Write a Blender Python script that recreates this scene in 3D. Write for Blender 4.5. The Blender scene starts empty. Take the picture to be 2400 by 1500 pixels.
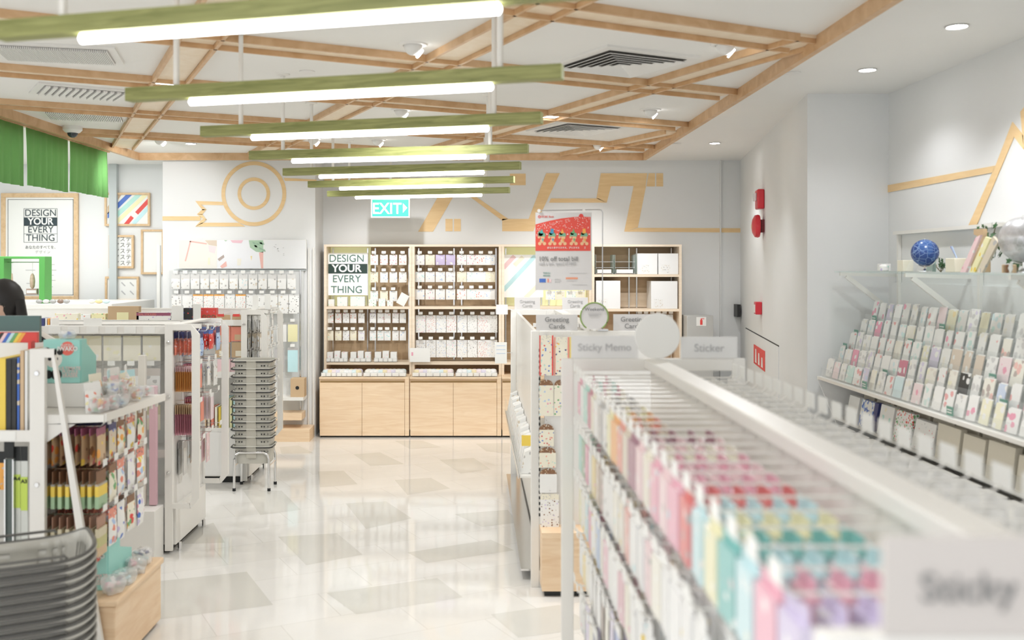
import bpy, bmesh, math, random
from mathutils import Vector, Matrix
sc = bpy.context.scene
COL = sc.collection
# ---------------------------------------------------------------- camera, world, light, exposure
FPX, VX, VY, HC = 2333.33, 1113.0, 625.0, 1.70   # focal length in pixels, horizon point, eye height (measured)
cam_d = bpy.data.cameras.new('camera'); cam = bpy.data.objects.new('camera', cam_d); COL.objects.link(cam)
cam.location = (0, 0, HC); cam.rotation_euler = (math.pi/2, 0, 0)
cam_d.lens = 35.0; cam_d.sensor_width = 36.0; cam_d.sensor_fit = 'HORIZONTAL'
cam_d.shift_x = (1200-VX)/2400; cam_d.shift_y = -(750-VY)/2400
cam_d.clip_start = .05
cam_d.dof.use_dof = True; cam_d.dof.focus_distance = 8.0; cam_d.dof.aperture_fstop = 2.2
sc.camera = cam
sc.view_settings.view_transform = 'Standard'; sc.view_settings.look = 'None'
sc.view_settings.gamma = 1.0; sc.view_settings.exposure = 0.28
try:
    sc.view_settings.use_curve_mapping = False
    sc.cycles.use_denoising = True; sc.cycles.max_bounces = 7; sc.cycles.diffuse_bounces = 5
    sc.cycles.transparent_max_bounces = 24; sc.cycles.caustics_reflective = False; sc.cycles.caustics_refractive = False
    sc.cycles.sample_clamp_indirect = 6.0
except Exception: pass
world = bpy.data.worlds.new('world'); sc.world = world; world.use_nodes = True
wb = world.node_tree.nodes['Background']; wb.inputs[0].default_value = (.95, .97, 1, 1); wb.inputs[1].default_value = 1.15
CEIL = 2.82
def area(name, loc, sx, sy, power, color=(.97, .98, 1), rot=(0, 0, 0)):
    l = bpy.data.lights.new(name, 'AREA'); l.shape = 'RECTANGLE'; l.size = sx; l.size_y = sy; l.energy = power; l.color = color
    o = bpy.data.objects.new(name, l); COL.objects.link(o); o.location = loc; o.rotation_euler = rot; return o
# unseen fill lights added under the ceiling to brighten the shop
area('fill_light_front', (-1.6, .6, CEIL-.03), 2.4, 1.2, 50)
area('fill_light_left', (-4.3, 4.8, CEIL-.03), .8, 4.5, 60)
area('fill_light_back', (-4.3, 9.2, CEIL-.03), .8, 1.6, 32)
def spot(loc, power, tgt=None, size=1.9, color=(.97, .98, 1), blend=.7, r=.04):
    l = bpy.data.lights.new('downlight_beam', 'SPOT'); l.energy = power; l.spot_size = size; l.spot_blend = blend; l.color = color; l.shadow_soft_size = r
    o = bpy.data.objects.new('downlight_beam', l); COL.objects.link(o); o.location = loc
    if tgt is not None: o.rotation_euler = (Vector(tgt)-Vector(loc)).to_track_quat('-Z', 'Y').to_euler()
    return o

# ---------------------------------------------------------------- measuring helpers
def P(x, y, Y): return Vector(((x-VX)*Y/FPX, Y, HC-(y-VY)*Y/FPX))          # photo point at depth Y
def CP(x, y, z=CEIL):                                                       # point on a horizontal plane
    Y = (HC-z)*FPX/(y-VY); return Vector(((x-VX)*Y/FPX, Y, z))
def FP(x, y): return CP(x, y, 0.0)
def RW(x, y, X=2.68):                                                       # point on the right wall
    Y = X*FPX/(x-VX); return Vector((X, Y, HC-(y-VY)*Y/FPX))
rnd = random.Random(7)

# ---------------------------------------------------------------- materials
MATS = {}
def mat(name, col=(.8, .8, .8), rough=.5, metal=0., emit=None, es=1., coat=0., spec=.5, var=0.):
    if name in MATS: return MATS[name]
    m = bpy.data.materials.new(name); m.use_nodes = True; nt = m.node_tree; b = nt.nodes['Principled BSDF']
    b.inputs['Base Color'].default_value = (*col, 1); b.inputs['Roughness'].default_value = rough
    b.inputs['Metallic'].default_value = metal; b.inputs['Coat Weight'].default_value = coat; b.inputs['Specular IOR Level'].default_value = spec
    if emit: b.inputs['Emission Color'].default_value = (*emit, 1); b.inputs['Emission Strength'].default_value = es
    if var:
        tc = nt.nodes.new('ShaderNodeTexCoord'); n = nt.nodes.new('ShaderNodeTexNoise'); n.inputs['Scale'].default_value = 3
        r = nt.nodes.new('ShaderNodeValToRGB'); c = r.color_ramp
        c.elements[0].color = (*[max(0, v*(1-var)) for v in col], 1); c.elements[1].color = (*[min(1, v*(1+var)) for v in col], 1)
        nt.links.new(tc.outputs['Object'], n.inputs['Vector']); nt.links.new(n.outputs['Fac'], r.inputs['Fac']); nt.links.new(r.outputs['Color'], b.inputs['Base Color'])
    MATS[name] = m; return m
def wood(name, c1, c2, stretch=(1, 12, 12), rough=.45, scale=2.5):
    if name in MATS: return MATS[name]
    m = bpy.data.materials.new(name); m.use_nodes = True; nt = m.node_tree; b = nt.nodes['Principled BSDF']; b.inputs['Roughness'].default_value = rough
    tc = nt.nodes.new('ShaderNodeTexCoord'); mp = nt.nodes.new('ShaderNodeMapping'); mp.inputs['Scale'].default_value = stretch
    n = nt.nodes.new('ShaderNodeTexNoise'); n.inputs['Scale'].default_value = scale; n.inputs['Detail'].default_value = 6; n.inputs['Distortion'].default_value = 1.2
    r = nt.nodes.new('ShaderNodeValToRGB'); r.color_ramp.elements[0].position = .3; r.color_ramp.elements[1].position = .7
    r.color_ramp.elements[0].color = (*c1, 1); r.color_ramp.elements[1].color = (*c2, 1)
    L = nt.links.new; L(tc.outputs['Object'], mp.inputs[0]); L(mp.outputs[0], n.inputs['Vector']); L(n.outputs['Fac'], r.inputs['Fac']); L(r.outputs['Color'], b.inputs['Base Color'])
    MATS[name] = m; return m
def printed(name, base, cols, scale=40, size=.33, rough=.4):
    """paper with small scattered printed motifs"""
    if name in MATS: return MATS[name]
    m = bpy.data.materials.new(name); m.use_nodes = True; nt = m.node_tree; b = nt.nodes['Principled BSDF']; b.inputs['Roughness'].default_value = rough
    tc = nt.nodes.new('ShaderNodeTexCoord'); v = nt.nodes.new('ShaderNodeTexVoronoi'); v.inputs['Scale'].default_value = scale
    nz = nt.nodes.new('ShaderNodeTexNoise'); nz.inputs['Scale'].default_value = scale*2.5
    ad = nt.nodes.new('ShaderNodeMath'); ad.operation = 'MULTIPLY_ADD'; ad.inputs[1].default_value = .42
    lt = nt.nodes.new('ShaderNodeMath'); lt.operation = 'LESS_THAN'; lt.inputs[1].default_value = size+.185
    sp = nt.nodes.new('ShaderNodeSeparateColor'); r = nt.nodes.new('ShaderNodeValToRGB'); r.color_ramp.interpolation = 'CONSTANT'
    n = len(cols); e = r.color_ramp.elements
    for i, c in enumerate(cols):
        el = e[i] if i < 2 else e.new(i/n)
        el.position = i/n; el.color = (*c, 1)
    mx = nt.nodes.new('ShaderNodeMix'); mx.data_type = 'RGBA'; mx.inputs[6].default_value = (*base, 1)
    oi = nt.nodes.new('ShaderNodeObjectInfo'); vm = nt.nodes.new('ShaderNodeVectorMath'); vm.operation = 'MULTIPLY_ADD'; vm.inputs[1].default_value = (7.3, 5.1, 9.7)
    L = nt.links.new; L(oi.outputs['Random'], vm.inputs[0]); L(tc.outputs['Object'], vm.inputs[2]); L(vm.outputs[0], v.inputs['Vector']); L(vm.outputs[0], nz.inputs['Vector'])
    L(nz.outputs['Fac'], ad.inputs[0]); L(v.outputs['Distance'], ad.inputs[2]); L(ad.outputs[0], lt.inputs[0])
    L(v.outputs['Color'], sp.inputs[0]); L(sp.outputs[0], r.inputs['Fac']); L(lt.outputs[0], mx.inputs[0]); L(r.outputs['Color'], mx.inputs[7]); L(mx.outputs[2], b.inputs['Base Color'])
    MATS[name] = m; return m
def clear(name, tint=(1, 1, 1), alpha=.2, rough=.08, glossc=(.9, .9, .9)):
    """thin clear plastic or glass"""
    if name in MATS: return MATS[name]
    m = bpy.data.materials.new(name); m.use_nodes = True; nt = m.node_tree; b = nt.nodes['Principled BSDF']
    b.inputs['Base Color'].default_value = (*glossc, 1); b.inputs['Roughness'].default_value = rough
    tr = nt.nodes.new('ShaderNodeBsdfTransparent'); tr.inputs[0].default_value = (*tint, 1)
    mx = nt.nodes.new('ShaderNodeMixShader'); mx.inputs[0].default_value = alpha
    L = nt.links.new; L(tr.outputs[0], mx.inputs[1]); L(b.outputs[0], mx.inputs[2]); L(mx.outputs[0], nt.nodes['Material Output'].inputs[0])
    MATS[name] = m; return m
WHITE = mat('white_paint', (.80, .79, .765), .45); METALW = mat('white_metal', (.80, .785, .745), .35)
WALLM = mat('wall_paint', (.76, .77, .765), .7, var=.02); WALLL = mat('wall_paint_light', (.78, .785, .78), .7, var=.02); CEILM = mat('ceiling_paint', (.84, .835, .81), .8, var=.015)
BIRCH = wood('birch', (.77, .56, .36), (.86, .68, .48), (1.2, 1.2, 14)); TAPE = wood('plywood_inlay', (.76, .53, .26), (.84, .62, .34), (1, 1, 8), .5)
BIRCHP = wood('birch_pale', (.80, .66, .50), (.87, .75, .60), (1, 1, 12))
TRIM = wood('oak_trim', (.56, .34, .17), (.70, .47, .27), (3, 3, 3)); CHAN = wood('birch_channel', (.82, .68, .50), (.88, .76, .60), (4, 4, 4))
GREENW = wood('green_stained_wood', (.17, .185, .05), (.34, .35, .13), (2, 14, 30), .5, 2.2); GREENE = mat('green_end_grain', (.48, .52, .24), .6)
PEG = wood('brown_pegboard', (.48, .34, .20), (.57, .42, .26), (1, 1, 6)); OLIVE = mat('glowing_cream_panel', (.80, .80, .50), .6, emit=(.85, .85, .5), es=.22)  # cream panel emission stands in for light falling into the bays
BLACK = mat('black_ink', (.012, .014, .014), .5); DARK = mat('dark_plastic', (.03, .03, .03), .4); CHROME = mat('chrome', (.78, .78, .78), .18, 1.)
GREYP = mat('grey_plastic', (.46, .45, .405), .42); GREYD = mat('dark_grey_rim', (.10, .098, .09), .3); GREYM = mat('mid_grey_plastic', (.50, .485, .43), .42)
INK = mat('grey_ink', (.22, .22, .22), .6); LINK = mat('light_grey_ink', (.5, .5, .5), .6); FRAMEW = wood('frame_wood', (.62, .42, .23), (.74, .54, .33), (6, 6, 6))
RED = mat('red_plastic', (.62, .03, .045), .3); REDP = mat('red_print', (.78, .07, .06), .5); GREEN = mat('leaf_green_paint', (.12, .44, .10), .5)
PAPER = mat('paper', (.84, .84, .81), .6); PAPERG = mat('sign_paper', (.68, .665, .66), .6); TEAL = mat('teal_print', (.33, .66, .60), .5); KRAFT = mat('kraft_board', (.56, .40, .24), .7)
ACR = clear('acrylic', (.985, .99, .988), .10); GLASS = clear('shelf_glass', (.93, .975, .965), .10, .04); FROST = clear('frosted_acrylic', (.98, .98, .975), .24, .3)
BAGM = clear('clear_bag', (.98, .98, .98), .30, .15, (.95, .95, .95))
LAMP = mat('lamp_glow', (1, 1, 1), .5, emit=(1, .985, .955), es=9.5); SPOTG = mat('downlight_glow', (1, 1, 1), .5, emit=(1, .99, .97), es=9.)
PAL = dict(white=(.84, .84, .82), cream=(.84, .80, .66), pink=(.80, .36, .47), lightpink=(.85, .62, .64), red=(.72, .07, .06), coral=(.80, .28, .20), orange=(.85, .40, .08),
    yellow=(.84, .62, .10), paleyellow=(.84, .80, .48), green=(.16, .42, .17), mint=(.45, .74, .66), teal=(.08, .45, .42), aqua=(.52, .76, .80), blue=(.07, .17, .55), skyblue=(.42, .56, .80),
    navy=(.04, .05, .18), purple=(.25, .16, .38), lilac=(.60, .52, .74), brown=(.24, .12, .06), tan=(.62, .45, .28), grey=(.48, .47, .46), black=(.03, .03, .03), rose=(.62, .22, .30), lime=(.58, .74, .12), beige=(.68, .60, .48), plum=(.32, .09, .16))
def C(n): return mat('print_'+n, PAL[n], .45)
def PR(base, *cs, scale=45, size=.3): return printed('printed_%s_%s_%d' % (base, '_'.join(cs), scale), PAL[base], [PAL[c] for c in cs], scale, size)

# ---------------------------------------------------------------- mesh builder and object bookkeeping
class MB:
    def __init__(s): s.bm = bmesh.new()
    def quad(s, pts, mi=0):
        f = s.bm.faces.new([s.bm.verts.new(p) for p in pts]); f.material_index = mi; return f
    def hexa(s, v, mi=0):
        vs = [s.bm.verts.new(p) for p in v]
        for q in ((0, 3, 2, 1), (4, 5, 6, 7), (0, 1, 5, 4), (1, 2, 6, 5), (2, 3, 7, 6), (3, 0, 4, 7)):
            f = s.bm.faces.new([vs[i] for i in q]); f.material_index = mi
    def box(s, x0, x1, y0, y1, z0, z1, mi=0):
        if x0 > x1: x0, x1 = x1, x0
        if y0 > y1: y0, y1 = y1, y0
        if z0 > z1: z0, z1 = z1, z0
        s.hexa([(x0, y0, z0), (x1, y0, z0), (x1, y1, z0), (x0, y1, z0), (x0, y0, z1), (x1, y0, z1), (x1, y1, z1), (x0, y1, z1)], mi); return s
    def bar(s, a, b, w, h, up=(0, 0, 1), mi=0):
        """box beam from a to b, width w across, height h along up, a and b on its centre line"""
        a = Vector(a); b = Vector(b); d = (b-a).normalized(); u = Vector(up); sd = d.cross(u).normalized()*w/2; u = sd.cross(d).normalized()*h/2
        s.hexa([a-sd-u, b-sd-u, b+sd-u, a+sd-u, a-sd+u, b-sd+u, b+sd+u, a+sd+u], mi); return s
    def prism(s, pts, off, mi=0):
        off = Vector(off); pts = [Vector(p) for p in pts]; n = len(pts)
        a = [s.bm.verts.new(p) for p in pts]; b = [s.bm.verts.new(p+off) for p in pts]
        for f in ([s.bm.faces.new(a), s.bm.faces.new(b[::-1])]+[s.bm.faces.new((a[i], b[i], b[(i+1) % n], a[(i+1) % n])) for i in range(n)]): f.material_index = mi
        return s
    def tube(s, pts, r, seg=8, closed=False, mi=0, rs=None):
        pts = [Vector(p) for p in pts]; n = len(pts); rings = []
        for i, p in enumerate(pts):
            a = pts[i-1] if (i > 0 or closed) else p; b = pts[(i+1) % n] if (i < n-1 or closed) else p
            d = (b-a).normalized(); ref = Vector((0, 0, 1)) if abs(d.z) < .9 else Vector((1, 0, 0))
            u = d.cross(ref).normalized(); v = d.cross(u); rr = rs[i] if rs else r
            rings.append([s.bm.verts.new(p+(u*math.cos(t)+v*math.sin(t))*rr) for t in [2*math.pi*k/seg for k in range(seg)]])
        m = n if closed else n-1
        for i in range(m):
            A, B = rings[i], rings[(i+1) % n]
            for k in range(seg):
                f = s.bm.faces.new((A[k], A[(k+1) % seg], B[(k+1) % seg], B[k])); f.material_index = mi; f.smooth = True
        if not closed:
            s.bm.faces.new(rings[0][::-1]).material_index = mi; s.bm.faces.new(rings[-1]).material_index = mi
        return s
    def lathe(s, prof, c=(0, 0, 0), seg=20, mi=0, axis='z', mis=None, caps=True):
        c = Vector(c); rings = []
        for r, h in prof:
            ring = []
            for k in range(seg):
                t = 2*math.pi*k/seg; p = (r*math.cos(t), r*math.sin(t), h)
                if axis == 'y': p = (p[0], h, p[1])
                if axis == 'x': p = (h, p[0], p[1])
                ring.append(s.bm.verts.new(c+Vector(p)))
            rings.append(ring)
        for i in range(len(rings)-1):
            for k in range(seg):
                f = s.bm.faces.new((rings[i][k], rings[i][(k+1) % seg], rings[i+1][(k+1) % seg], rings[i+1][k])); f.smooth = True
                f.material_index = mis[i] if mis else mi
        for ring, mm in (((rings[0], 0), (rings[-1], -1)) if caps else ()):
            try: f = s.bm.faces.new(ring); f.material_index = (mis[mm] if mis else mi)
            except Exception: pass
        return s
    def ball(s, c, r, seg=16, mi=0, sc=(1, 1, 1)):
        n = seg//2; prof = [(max(r*math.sin(math.pi*i/n), 1e-4), -r*math.cos(math.pi*i/n)) for i in range(n+1)]
        k0 = len(s.bm.verts); s.lathe(prof, (0, 0, 0), seg, mi); s.bm.verts.ensure_lookup_table()
        for v in s.bm.verts[k0:]: v.co = Vector((v.co.x*sc[0], v.co.y*sc[1], v.co.z*sc[2]))+Vector(c)
        return s
    def mesh(s, name, mats):
        bmesh.ops.recalc_face_normals(s.bm, faces=s.bm.faces[:])
        me = bpy.data.meshes.new(name); s.bm.to_mesh(me); s.bm.free()
        for m in (mats if isinstance(mats, (list, tuple)) else [mats]): me.materials.append(m)
        me.set_sharp_from_angle(angle=math.radians(38))
        return me
    def build(s, name, mats, parent=None, bevel=0., local=False):
        return place(name, s.mesh(name, mats), parent, bevel, local)
def place(name, me, parent=None, bevel=0., local=False, loc=None, rz=0.):
    o = bpy.data.objects.new(name, me); COL.objects.link(o)
    if parent is not None:
        o.parent = parent
        if loc is not None: o.location = loc; o.rotation_euler.z = rz
        elif not local: o.matrix_parent_inverse = Matrix.Translation(-parent.location)
    elif loc is not None: o.location = loc; o.rotation_euler.z = rz
    elif not local and len(me.vertices):
        xs = [v.co.x for v in me.vertices]; ys = [v.co.y for v in me.vertices]; zs = [v.co.z for v in me.vertices]
        c = Vector(((min(xs)+max(xs))/2, (min(ys)+max(ys))/2, min(zs)))
        me.transform(Matrix.Translation(-c)); o.location = c
    if bevel:
        b = o.modifiers.new('bevel', 'BEVEL'); b.width = bevel; b.segments = 2; b.limit_method = 'ANGLE'
    return o
def tag(o, label, cat, group=None):
    o['label'] = label; o['category'] = cat
    if group: o['group'] = group
    n = len(label.split())
    if n < 4 or n > 16: print('LABEL LEN', n, label)
    return o
def thing(name, loc, label, cat, group=None, rz=0.):
    o = bpy.data.objects.new(name, None); o.empty_display_size = .05; COL.objects.link(o); o.location = loc; o.rotation_euler.z = rz
    return tag(o, label, cat, group)
def struct(name, mb, mats, bevel=0.):
    o = mb.build(name, mats, None, bevel); o['kind'] = 'structure'; return o
def relabel(o, s): o['label'] = s; return o
def dup(src, loc, rz=None, label=None, group=None, rot=None):
    def cp(o, par):
        c = o.copy(); COL.objects.link(c)
        if par is not None: c.parent = par; c.matrix_parent_inverse = o.matrix_parent_inverse.copy()
        for ch in KIDS.get(o.name, []): cp(ch, c)
        return c
    r = cp(src, None); r.location = loc
    if rz is not None: r.rotation_euler.z = rz
    if rot is not None: r.rotation_euler = rot
    if label: tag(r, label, r['category'], group or r.get('group'))
    elif group: r['group'] = group
    return r
KIDS = {}
def kid(par, ch): KIDS.setdefault(par.name, []).append(ch); return ch
TXT = {}
def text(s, size, m, parent, loc, rot=(math.pi/2, 0, 0), align='CENTER', bold=0., ext=.0006, name='lettering', sx=1., spacing=1.):
    key = (s, size, align, bold, ext, m.name, spacing)
    if key not in TXT:
        cu = bpy.data.curves.new('t', 'FONT'); cu.body = s; cu.size = size; cu.align_x = align; cu.align_y = 'CENTER'; cu.extrude = ext; cu.offset = bold; cu.space_character = spacing
        to = bpy.data.objects.new('t', cu); COL.objects.link(to); bpy.context.view_layer.update()
        me = bpy.data.meshes.new_from_object(to); bpy.data.objects.remove(to); me.materials.clear(); me.materials.append(m); me.name = name; TXT[key] = me
    o = bpy.data.objects.new(name, TXT[key]); COL.objects.link(o); o.parent = parent; o.scale.x = sx
    o.matrix_parent_inverse = Matrix.Translation(-parent.location); o.location = loc; o.rotation_euler = rot
    return o
ORD = ['first', 'second', 'third', 'fourth', 'fifth', 'sixth', 'seventh', 'eighth', 'ninth', 'tenth', 'eleventh', 'twelfth', 'thirteenth', 'fourteenth', 'fifteenth', 'sixteenth', 'seventeenth', 'eighteenth', 'nineteenth', 'twentieth', 'twenty-first', 'twenty-second', 'twenty-third', 'twenty-fourth', 'twenty-fifth', 'twenty-sixth']
def lr(i, n): return 'leftmost' if i == 0 else 'rightmost' if i == n-1 else ORD[i]+' from left'
def nf(i, n): return 'nearest' if i == 0 else 'farthest' if i == n-1 else ORD[i]+' nearest'
def tb(i, n): return 'topmost' if i == 0 else 'lowest' if i == n-1 else ORD[i]+' from top'

# ---------------------------------------------------------------- room shell
fl = MB(); fl.box(-5.6, 2.9, -1.5, 11.3, -.05, 0, 0)
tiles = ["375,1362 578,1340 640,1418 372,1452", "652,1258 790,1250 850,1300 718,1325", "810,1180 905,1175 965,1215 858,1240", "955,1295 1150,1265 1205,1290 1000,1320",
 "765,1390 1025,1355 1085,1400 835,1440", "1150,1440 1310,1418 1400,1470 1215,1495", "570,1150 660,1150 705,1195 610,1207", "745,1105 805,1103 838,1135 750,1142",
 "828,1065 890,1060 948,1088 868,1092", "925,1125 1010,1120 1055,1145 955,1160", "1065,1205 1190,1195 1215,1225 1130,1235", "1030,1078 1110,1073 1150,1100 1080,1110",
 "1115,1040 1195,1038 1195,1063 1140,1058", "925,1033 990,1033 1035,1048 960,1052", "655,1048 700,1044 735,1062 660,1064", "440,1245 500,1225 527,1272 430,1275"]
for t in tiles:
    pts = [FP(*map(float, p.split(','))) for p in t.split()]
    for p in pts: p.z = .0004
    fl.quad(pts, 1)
def floor_mat(name, c, rough):
    m = bpy.data.materials.new(name); m.use_nodes = True; nt = m.node_tree; b = nt.nodes['Principled BSDF']; b.inputs['Roughness'].default_value = rough
    tc = nt.nodes.new('ShaderNodeTexCoord'); mp = nt.nodes.new('ShaderNodeMapping'); mp.inputs['Rotation'].default_value = (0, 0, math.radians(-27))
    br = nt.nodes.new('ShaderNodeTexBrick'); br.inputs['Scale'].default_value = 1.; br.inputs['Brick Width'].default_value = .6; br.inputs['Row Height'].default_value = .36
    br.inputs['Mortar Size'].default_value = .0018; br.inputs['Color1'].default_value = (*c, 1); br.inputs['Color2'].default_value = (c[0]*.955, c[1]*.95, c[2]*.935, 1)
    br.inputs['Mortar'].default_value = (c[0]*.8, c[1]*.79, c[2]*.77, 1)
    n = nt.nodes.new('ShaderNodeTexNoise'); n.inputs['Scale'].default_value = 5; n.inputs['Detail'].default_value = 4
    mx = nt.nodes.new('ShaderNodeMix'); mx.data_type = 'RGBA'; mx.blend_type = 'MULTIPLY'; mx.inputs[0].default_value = .10
    L = nt.links.new; L(tc.outputs['Object'], mp.inputs[0]); L(mp.outputs[0], br.inputs['Vector']); L(tc.outputs['Object'], n.inputs['Vector'])
    L(br.outputs['Color'], mx.inputs[6]); L(n.outputs['Fac'], mx.inputs[7]); L(mx.outputs[2], b.inputs['Base Color']); return m
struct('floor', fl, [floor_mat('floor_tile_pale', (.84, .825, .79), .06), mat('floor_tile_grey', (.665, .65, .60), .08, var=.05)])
struct('ceiling', MB().box(-5.6, 2.9, -1.5, 11.3, CEIL, CEIL+.08), CEILM)
struct('wall_back', MB().box(-1.60, 2.95, 10.5, 10.62, 0, CEIL), WALLM)
struct('wall_back_left', MB().box(-3.13, -1.60, 9.98, 10.12, 0, CEIL).box(-1.64, -1.60, 10.12, 10.5, 0, CEIL), WALLL)
struct('wall_recess', MB().box(-5.6, -3.13, 10.9, 11.0, 0, CEIL).box(-3.17, -3.13, 10.12, 10.9, 0, CEIL), WALLM)
struct('wall_left', MB().box(-5.6, -5.5, -1.5, 11.0, 0, CEIL), WALLM)
A0, A1 = Vector((2.80, 10.5, 0)), Vector((2.154, 6.45, 0))       # the slanted wall that carries the fire alarms
struct('wall_slanted', MB().prism([A0, A1, (2.2, 6.45, 0), (2.95, 10.5, 0)], (0, 0, CEIL)), WALLM)
struct('wall_pillar', MB().box(2.2, 2.78, 6.45, 6.6, 0, CEIL), WALLM)
struct('wall_right', MB().box(2.68, 2.78, -1.5, 6.45, 0, CEIL), WALLM)
struct('trim_1', MB().box(2.58, 2.592, 10.47, 10.5, 0, CEIL), WALLM)
struct('trim_2', MB().box(-3.98, -3.90, 10.83, 10.9, 0, CEIL), mat('trim_grey', (.52, .56, .56), .6))
def SWP(x, y):                                                   # point on the slanted wall
    p = (x-VX)/FPX; Y = 1.125/(p-.1595); return Vector((p*Y, Y, HC-(y-VY)*Y/FPX))

# wooden ceiling lattice: rim boards and twin-rail channels with a pale board between
rim = thing('ceiling_lattice', (-.85, 5, CEIL-.06), 'large oak lattice of crossing channels fixed under the white ceiling', 'ceiling lattice')
XR0, XR1, YB = -3.32, 1.67, 9.82
def rimboard(a, b):
    MB().bar((*a, CEIL-.035), (*b, CEIL-.035), .035, .07).build('rim_board', TRIM, rim)
rimboard((XR1, -.5), (XR1, YB)); rimboard((XR0, -.5), (XR0, YB)); rimboard((XR0, YB), (XR1, YB))
def clipline(p, d):
    t0, t1 = -99, 99
    for k, (lo, hi) in enumerate(((XR0+.03, XR1-.03), (-.5, YB-.03))):
        a, b = (lo-p[k])/d[k], (hi-p[k])/d[k]
        if a > b: a, b = b, a
        t0, t1 = max(t0, a), min(t1, b)
    return t0, t1
def channel(p, d, w, zb=.006):
    d = Vector(d).normalized(); n = Vector((-d.y, d.x)); t0, t1 = clipline(p, d)
    if t1-t0 < .3: return
    a = Vector(p)+d*t0; b = Vector(p)+d*t1
    for s in (-1, 1):
        q = n*s*w/2; MB().bar((a.x+q.x, a.y+q.y, CEIL-.019), (b.x+q.x, b.y+q.y, CEIL-.019), .018, .038).build('rail', TRIM, rim)
    MB().bar((a.x, a.y, CEIL-zb), (b.x, b.y, CEIL-zb), w-.022, zb*2).build('channel_board', CHAN, rim)
for k in range(-2, 5): channel((0, 4.09+1.438*k), (1, .525), .215)
for a in (1.78, 4.93, 8.55, 11.9): channel((0, a), (-1, 2.28), .19, .0075)

# ceiling fixtures
def vent(x0, y0, ang, s, label, light):
    c = (x0, y0, CEIL); v = thing('ceiling_vent', c, label, 'air vent', None, ang)
    m = MB(); m.box(-s/2-.05, s/2+.05, -s/2-.05, s/2+.05, -.014, 0); m.build('frame', WHITE, v, local=True)
    m = MB(); m.box(-s/2, s/2, -s/2, s/2, -.016, -.0145); m.build('duct_opening', mat('vent_dark', (.10, .09, .08), .8) if not light else mat('vent_grey', (.35, .34, .33), .8), v, local=True)
    n = 6
    for k in range(n):
        h = s/2*(1-k/n)-.004; w = s/2/n*.52
        m = MB()
        for q in range(4):
            a = q*math.pi/2; R = Matrix.Rotation(a, 3, 'Z')
            m.prism([R @ Vector((-h, -h, -.030)), R @ Vector((h, -h, -.030)), R @ Vector((h-w, -h+w, -.018)), R @ Vector((-h+w, -h+w, -.018))], (0, 0, .003))
        m.build('louvre', WHITE, v, local=True)
def lin_vent(a, b, wd, label, n=14):
    a = Vector(a); b = Vector(b); c = (a+b)/2; v = thing('ceiling_grille', (c.x, c.y, CEIL), label, 'air vent')
    d = (b-a); L = d.length; ang = math.atan2(d.y, d.x); v.rotation_euler.z = ang
    MB().box(-L/2-.04, L/2+.04, -wd/2-.04, wd/2+.04, -.012, 0).build('frame', WHITE, v, local=True)
    MB().box(-L/2, L/2, -wd/2, wd/2, -.014, -.0125).build('duct_opening', mat('vent_grey', (.35, .34, .33), .8), v, local=True)
    m = MB()
    for k in range(n):
        x = -L/2+L*(k+.5)/n; m.box(x-L/n*.28, x+L/n*.28, -wd/2, wd/2, -.026, -.0145)
    m.build('slats', WHITE, v, local=True)
va = CP(1455, 143); vent(va.x, va.y, math.radians(27.5), .50, 'square air vent with dark louvres between the oak channels, nearest the aisle', False)
vb = CP(1352, 299); vent(vb.x, vb.y, math.radians(27.5), .50, 'square air vent with pale louvres deeper in the shop', True)
vc = CP(195, 205); lin_vent(CP(95, 205)+Vector((0, 0, 0)), CP(290, 222), .34, 'white slatted air grille in the ceiling left of the second lamp', 12)
lin_vent(CP(0, 116), CP(262, 128), .34, 'fine-meshed grey air grille in the ceiling at upper left', 60)
lin_vent(CP(110, 265), CP(285, 272), .36, 'plain grey air grille near the green curtain', 40)
def downlight(x, y, label, gimbal=False, power=14, tgt=None, grp=None, size=1.9):
    p = CP(x, y); t = thing('downlight', p, label, 'ceiling light', grp)
    if not gimbal:
        MB().lathe([(.055, -.004), (.046, -.006), (.044, -.002), (.055, 0)], seg=24, caps=False).build('trim_ring', WHITE, t, local=True)
        MB().lathe([(.043, -.003), (.001, -.003)], seg=24).build('lens', SPOTG, t, local=True)
    else:
        MB().lathe([(.075, 0), (.07, -.006), (.052, -.008), (.05, 0)], seg=24, caps=False).build('trim_ring', WHITE, t, local=True)
        o = MB().ball((0, 0, -.008), .048, 18).build('gimbal_head', WHITE, t, local=True)
        o = MB().lathe([(.026, 0), (.026, .008), (.001, .009)], seg=16).build('lens', SPOTG, t, local=True)
        o.location = (.03, .012, -.042); o.rotation_euler = (0, math.radians(130), 0)
    if power: spot(p+Vector((0, 0, -.09)), power, tgt or (p.x, p.y, 0), size)
    return t
downlight(2243, 61, 'round recessed downlight in the plain ceiling, nearest the right wall', power=34, tgt=(2.2, 4.9, .9), size=2.1)
downlight(2033, 163, 'round recessed downlight in front of the pillar', power=11, tgt=(2.2, 5.7, .9), size=2.4)
downlight(1661, 265, 'small recessed downlight beside the oak rim board', power=26, tgt=(1.4, 7.8, .0))
downlight(1675, 335, 'small recessed downlight near the back right corner', power=22, tgt=(2.1, 9.8, .0))
downlight(968, 104, 'white gimbal downlight between first and second lamps, above the aisle', True, 70, (-.4, 6.0, 0))
downlight(1700, 103, 'white gimbal downlight beside the dark-louvred vent', True, 60, (.95, 3.6, .5))
downlight(940, 257, 'white gimbal downlight above the third lamp', True, 60, (-.6, 8.8, 0))
downlight(1525, 257, 'white gimbal downlight between channels right of the lamps', True, 36, (1.2, 9.6, .4))
downlight(885, 327, 'white gimbal downlight above the fourth lamp', True, 60, (-.7, 10.4, .9), size=1.5)
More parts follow.
